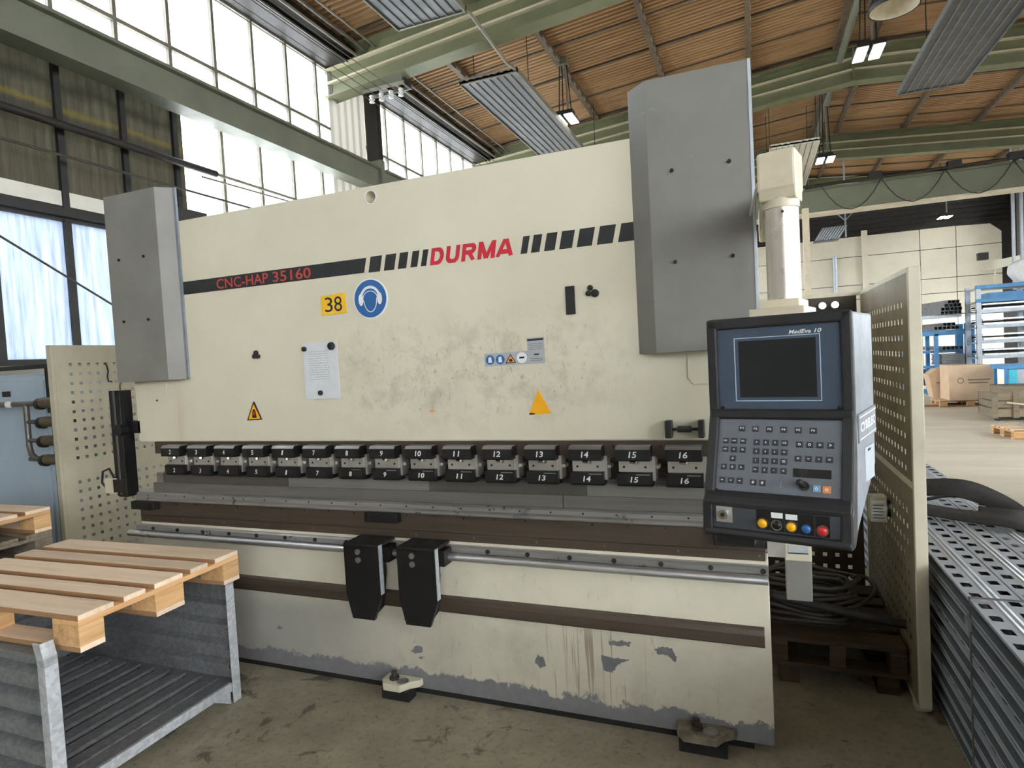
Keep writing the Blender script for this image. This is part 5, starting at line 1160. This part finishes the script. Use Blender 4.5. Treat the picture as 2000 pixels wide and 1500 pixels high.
MB().ribbon(ease([(0.655, 1.62, ZT + 0.03), (0.72, 1.58, ZT + 0.06), (0.86, 1.50, ZT + 0.085), (1.0, 1.44, ZT + 0.10), (1.10, 1.40, ZT + 0.08), (1.20, 1.30, ZT + 0.03), (1.24, 1.18, ZT - 0.01), (1.16, 1.12, ZT + 0.012), (1.02, 1.16, ZT + 0.014)]), (0.35, 1, 0.6), 0.14, 0.008).build('band', 'webbing', sl2)
MB().ribbon(ease([(0.66, 1.55, ZT + 0.02), (0.80, 1.40, ZT + 0.03), (0.96, 1.36, ZT + 0.07), (1.08, 1.32, ZT + 0.04), (1.14, 1.26, ZT + 0.014), (1.04, 1.24, ZT + 0.012)]), (0.4, 1, -0.3), 0.11, 0.008).build('loop', 'webbing', sl2)

# ================================================================== RIGHT of the bed: cable coil on a pallet, brackets
pallet('shaded wooden pallet carrying the cable coil behind the right end of the press', (0.295, 0.98, 0.09), 0.0, 'shaded_wood').scale = (0.475, 1, 1)
for k, x in enumerate((0.04, 0.46)): solo(MB().box(x, x + 0.09, 0.6, 1.35, 0.0, 0.09), 'floor_timber', 'shaded_wood', ('floor timber under the inner end of the shaded pallet', 'floor timber under the outer end of the shaded pallet')[k], 'timber')
coil = thing('cable_coil', 'coil of dark cable heaped on the shaded pallet', 'cable', (0.18, 0.88, 0.236))
rnd = random.Random(4)
pts = []
for k in range(9):
    R0 = 0.20 - 0.006 * (k % 4); cx_, cy_ = 0.20 + rnd.uniform(-.02, .02), 0.88 + rnd.uniform(-.02, .02)
    for i in range(20):
        a = 2 * PI * i / 20; pts.append((cx_ + R0 * 1.12 * math.cos(a), cy_ + R0 * 0.9 * math.sin(a), 0.252 + 0.022 * k + 0.0011 * i + 0.012 * math.sin(3 * a + k)))
MB().tube(pts, 0.011, 6).build('windings', 'cable_grey', coil)
MB().tube(ease([(0.40, 0.88, 0.45), (0.47, 0.92, 0.44), (0.50, 0.84, 0.40), (0.40, 0.72, 0.36), (0.30, 0.70, 0.34)]), 0.011, 6).build('loose_end', 'cable_grey', coil)
solo(MB().tube(ease([(0.02, 0.62, 0.42), (0.2, 0.60, 0.40), (0.42, 0.58, 0.37), (0.575, 0.56, 0.36)]), 0.022, 10), 'hose', 'black_rubber', 'thick black hose running from the press to the right guard panel', 'hose')
bk = thing('switch_box', 'grey bracket with a cream terminal box below the console', 'bracket', (0.12, 0.15, 0.58))
MB().box(0.068, 0.168, 0.15, 0.19, 0.585, 0.758).build('cover_plate', 'cover_grey', bk, bevel=0.003)
tb_ = MB().box(0.068, 0.168, 0.13, 0.20, 0.76, 0.85).build('terminal_box', 'guard_cream', bk, bevel=0.003)
MB().box(0.080, 0.155, 0.127, 0.13, 0.79, 0.825).build('label_plate', 'sticker_grey', tb_)
MB().box(0.080, 0.155, 0.1255, 0.127, 0.792, 0.796).build('label_line', 'black_steel', tb_)
MB().box(0.0, 0.068, 0.12, 0.16, 0.775, 0.86).build('mount_bracket', 'steel_plate', bk)
bx = thing('junction_box', 'cream junction box with a printed label beside the right guard panel', 'box', (0.535, 0.92, 0.73))
MB().box(0.498, 0.572, 0.90, 0.98, 0.735, 0.865).build('body', 'guard_cream', bx, bevel=0.003)
lb = MB().box(0.504, 0.566, 0.897, 0.90, 0.745, 0.845).build('label', 'sign_white', bx)
for k in range(5): MB().box(0.508, 0.560 - 0.008 * (k % 2), 0.8955, 0.897, 0.755 + k * 0.016, 0.760 + k * 0.016).build('text_line', 'panel_grey', lb)
MB().box(0.572, 0.592, 0.92, 0.96, 0.76, 0.84).build('mount', 'dark_steel', bx)
# ================================================================== THE FAR HALL: boxes, crates, racks
t = thing('cardboard_box', 'large cardboard box on a pallet before the blue racks', 'box', (4.56, 14.55, 0.15))
MB().prism([(4.14, 0.15), (4.99, 0.15), (5.06, 0.62), (4.96, 0.94), (4.14, 0.96)], 14.2, 14.95, 'y').build('body', 'cardboard', t, bevel=0.01)
for x0_, w_, z_ in ((4.50, 0.42, 0.60), (4.52, 0.36, 0.53)): MB().box(x0_, x0_ + w_, 14.197, 14.2, z_, z_ + 0.03).build('print_line', 'crate_wood', t)
MB().lathe([(0.05, 0.0), (0.065, 0.0), (0.065, 0.004), (0.05, 0.004)], (4.36, 14.194, 0.60), 'y', 12).build('print_logo', 'crate_wood', t)
t = thing('cardboard_box', 'smaller slanting cardboard box tucked behind the large one', 'box', (4.1, 15.0, 0.15))
MB().prism([(4.02, 0.15), (4.45, 0.15), (4.45, 0.90), (4.10, 0.86), (3.92, 0.72)], 15.0, 15.5, 'y').build('body', 'cardboard', t, bevel=0.01)
MB().box(4.08, 4.22, 14.997, 15.0, 0.50, 0.53).build('print_line', 'crate_wood', t)
pallet('light pallet under the cardboard boxes before the racks', (4.56, 14.62, 0.0), 0.0)
pallet('light pallet lying at the right edge of the far floor', (4.22, 9.35, 0.0), math.radians(4))
t = thing('metal_sheet', 'thin bright sheet lying on the pallet at the right edge', 'sheet', (4.25, 9.45, 0.144)); MB().box(3.95, 4.75, 9.2, 9.7, 0.1445, 0.16).build('sheet', 'sheet_stock', t)
solo(MB().box(3.25, 4.05, 14.35, 14.6, 0.0, 0.05), 'floor_board', 'pallet_wood', 'pale board lying on the floor left of the cardboard boxes', 'board')
cr = thing('wooden_crate', 'weathered slatted wooden crate trolley in front of the cardboard box', 'crate', (4.6, 11.6, 0))
for k, z in enumerate((0.12, 0.26, 0.40)):
    MB().box(4.10, 5.2, 11.30, 11.33, z, z + 0.11).build('slat', 'crate_wood', cr); MB().box(4.10, 4.13, 11.30, 12.1, z, z + 0.11).build('slat', 'crate_wood', cr); MB().box(4.10, 5.2, 12.07, 12.1, z, z + 0.11).build('slat', 'crate_wood', cr)
for x in (4.08, 4.40): MB().box(x, x + 0.09, 11.26, 11.30, 0.06, 0.56).build('post', 'crate_wood', cr)
MB().box(4.10, 5.2, 11.30, 12.1, 0.08, 0.12).build('floor_boards', 'crate_wood', cr)
for x in (4.2, 4.9): MB().cyl((x, 11.35, 0.06), (x, 11.42, 0.06), 0.06, 12).build('wheel', 'black_rubber', cr)
MB().seg([(-0.012, 0), (0.012, 0), (0.012, 0.03), (-0.012, 0.03)], (4.3, 11.24, 0.34), (5.2, 11.24, 0.20)).build('side_bar', 'arm_cream', cr)
t = thing('wooden_crate', 'brown plywood crate behind the slatted crate at the right edge', 'crate', (4.9, 12.4, 0))
MB().box(4.55, 5.5, 12.25, 13.0, 0.10, 0.58).build('body', 'crate_wood', t); MB().box(4.5, 5.55, 12.2, 12.25, 0.5, 0.56).build('rim', 'crate_wood', t); MB().box(4.6, 4.72, 12.3, 12.9, 0.0, 0.10).build('runner', 'crate_wood', t); MB().box(5.3, 5.42, 12.3, 12.9, 0.0, 0.10).build('runner', 'crate_wood', t)
# blue cart
t = thing('blue_cart', 'bright blue workshop cart at the right edge of the far hall', 'cart', (5.2, 13.4, 0))
MB().box(4.80, 5.6, 13.1, 13.8, 0.88, 0.97).build('top', 'rack_blue', t); MB().box(4.92, 5.06, 13.08, 13.12, 0.42, 0.87).build('door', 'rack_cyan', t); MB().box(5.06, 5.6, 13.14, 13.8, 0.42, 0.87).build('drawer_block', 'rack_grey', t)
for x in (4.86, 5.55): MB().box(x, x + 0.05, 13.12, 13.17, 0.0, 0.88).build('leg', 'rack_blue', t); MB().box(x, x + 0.05, 13.72, 13.77, 0.0, 0.88).build('leg', 'rack_blue', t)
# cantilever rack for tubes
ra = thing('cantilever_rack', 'blue cantilever rack loaded with tubes left of the tall shelving', 'rack', (4.9, 17.3, 0))
MB().box(3.6, 5.30, 17.0, 17.1, 1.66, 1.80).build('beam', 'rack_blue', ra); MB().box(3.6, 5.30, 17.9, 18.0, 1.66, 1.80).build('beam', 'rack_blue', ra)
MB().box(3.6, 5.2, 17.0, 17.1, 0.10, 0.22).build('beam', 'rack_blue', ra)
for x in (3.9, 4.53):
    MB().box(x, x + 0.09, 17.0, 17.09, 0.0, 1.70).build('post', 'rack_blue', ra); MB().box(x, x + 0.09, 17.9, 17.99, 0.0, 1.66).build('post', 'rack_blue', ra)
MB().box(5.22, 5.42, 16.95, 17.1, 0.0, 1.95).build('upright', 'rack_blue', ra); MB().box(5.26, 5.42, 17.9, 18.05, 0.0, 1.95).build('upright', 'rack_blue', ra)
for z in (0.78, 1.19): MB().box(3.7, 5.2, 17.15, 17.25, z, z + 0.07).build('arm', 'rack_blue', ra)
MB().seg([(-0.04, 0), (0.04, 0), (0.04, 0.07), (-0.04, 0.07)], (3.7, 17.95, 0.3), (5.2, 17.95, 0.72)).build('brace', 'rack_blue', ra)
MB().box(3.6, 5.1, 16.8, 17.3, 2.13, 2.20).build('arm', 'rack_grey', ra)
for z in (0.25, 0.5): MB().box(3.7, 5.2, 18.05, 18.11, z, z + 0.22).build('back_sheet', 'radiant_grey', ra)
tm = MB()
for (a, b) in (((-0.045, -0.045), (0.045, -0.038)), ((-0.045, 0.038), (0.045, 0.045)), ((-0.045, -0.038), (-0.038, 0.038)), ((0.038, -0.038), (0.045, 0.038))): tm.box(a[0], b[0], 0, 2.4, a[1], b[1])
tm.box(-0.038, 0.038, 0.25, 0.26, -0.038, 0.038)
tme = tm.mesh('square_tube'); tme.materials.append(M['tube_stock'])
lay = ['lowest layer', 'second layer', 'third layer', 'top layer']; pos_ = ['first', 'second', 'third', 'fourth', 'fifth']
for r, (n, x0_) in enumerate(((5, 4.62), (5, 4.64), (4, 4.72), (3, 4.78))):
    for c in range(n):
        o = place('square_tube', tme); o.location = (x0_ + c * 0.096, 16.55 + 0.03 * ((r + c) % 3), 2.25 + r * 0.0915); o.rotation_euler = (0, 0, math.radians(14)); tag(o, 'square steel tube, %s from left in the %s on the cantilever rack' % (pos_[c], lay[r]), 'tube', 'square tubes on the cantilever rack')
for r, (n, z_, x0_) in enumerate(((6, 1.855, 4.55), (3, 1.947, 4.75), (5, 1.312, 4.72))):
    for c in range(n):
        o = place('square_tube', tme); o.location = (x0_ + c * 0.096, 16.9 + 0.04 * (c % 2), z_); o.rotation_euler = (0, 0, math.radians(5)); tag(o, 'short-row square tube, number %s from left on the %s blue beam' % (('one', 'two', 'three', 'four', 'five', 'six')[c], ('upper', 'stacked layer of the upper', 'lower')[r]), 'tube', 'square tubes on the cantilever rack')
for k in range(7):
    solo(MB().box(4.65 + 0.01 * (k % 3), 5.18, 16.9, 17.9, 0.86 + 0.042 * k, 0.86 + 0.042 * k + 0.034), 'flat_bar', 'tube_stock', 'flat steel bar, number %s from the bottom of the stack on the blue rack' % ('one', 'two', 'three', 'four', 'five', 'six', 'seven', 'eight', 'nine')[k], 'bar', 'flat bars on the blue rack')
# tall shelving with metal sheets
rb = thing('shelf_rack', 'tall grey and blue shelving with metal sheets at the right edge', 'rack', (6.0, 16.4, 0))
for x, y in ((5.24, 16.0), (6.35, 16.0), (5.24, 16.8), (6.35, 16.8)): MB().box(x - 0.05, x + 0.05, y - 0.05, y + 0.05, 0.0, 2.85).build('post', 'rack_grey', rb)
for z, m in ((2.76, 'rack_blue'), (2.42, 'rack_blue'), (2.16, 'rack_grey'), (1.78, 'rack_grey'), (1.40, 'rack_grey'), (1.02, 'rack_grey')):
    MB().box(5.19, 6.7, 15.93, 15.97, z, z + 0.09).build('shelf_beam', m, rb); MB().box(5.19, 6.7, 15.97, 16.85, z, z + 0.03).build('shelf_deck', 'rack_grey', rb)
for k, z in enumerate((2.20, 1.82, 1.44, 1.06)):
    for j in range(3): solo(MB().box(5.34, 6.26, 15.99 + 0.03 * j, 16.9, z + 0.055 * j + 0.05, z + 0.055 * j + 0.085), 'metal_sheet', 'sheet_stock' if j != 1 else 'void_dark', '%s metal sheet on the %s shelf of the tall shelving' % (('lower', 'dark middle', 'upper')[j], ('top', 'second', 'third', 'lowest')[k]), 'sheet', 'metal sheets on the shelving')
solo(MB().box(5.5, 6.25, 16.1, 16.7, 2.452, 2.66), 'crate', 'rack_blue', 'blue crate standing on the top shelf of the tall shelving', 'crate')
t = thing('wrapped_bale', 'pale plastic-wrapped bale on top of the tall shelving', 'bale', (6.15, 16.2, 2.86))
MB().prism([(6.14, 2.855), (6.55, 2.855), (6.62, 3.2), (6.5, 3.4), (6.15, 3.42), (5.98, 3.3), (5.96, 3.1)], 16.0, 16.45, 'y').build('wrap', 'sign_white', t, bevel=0.05)
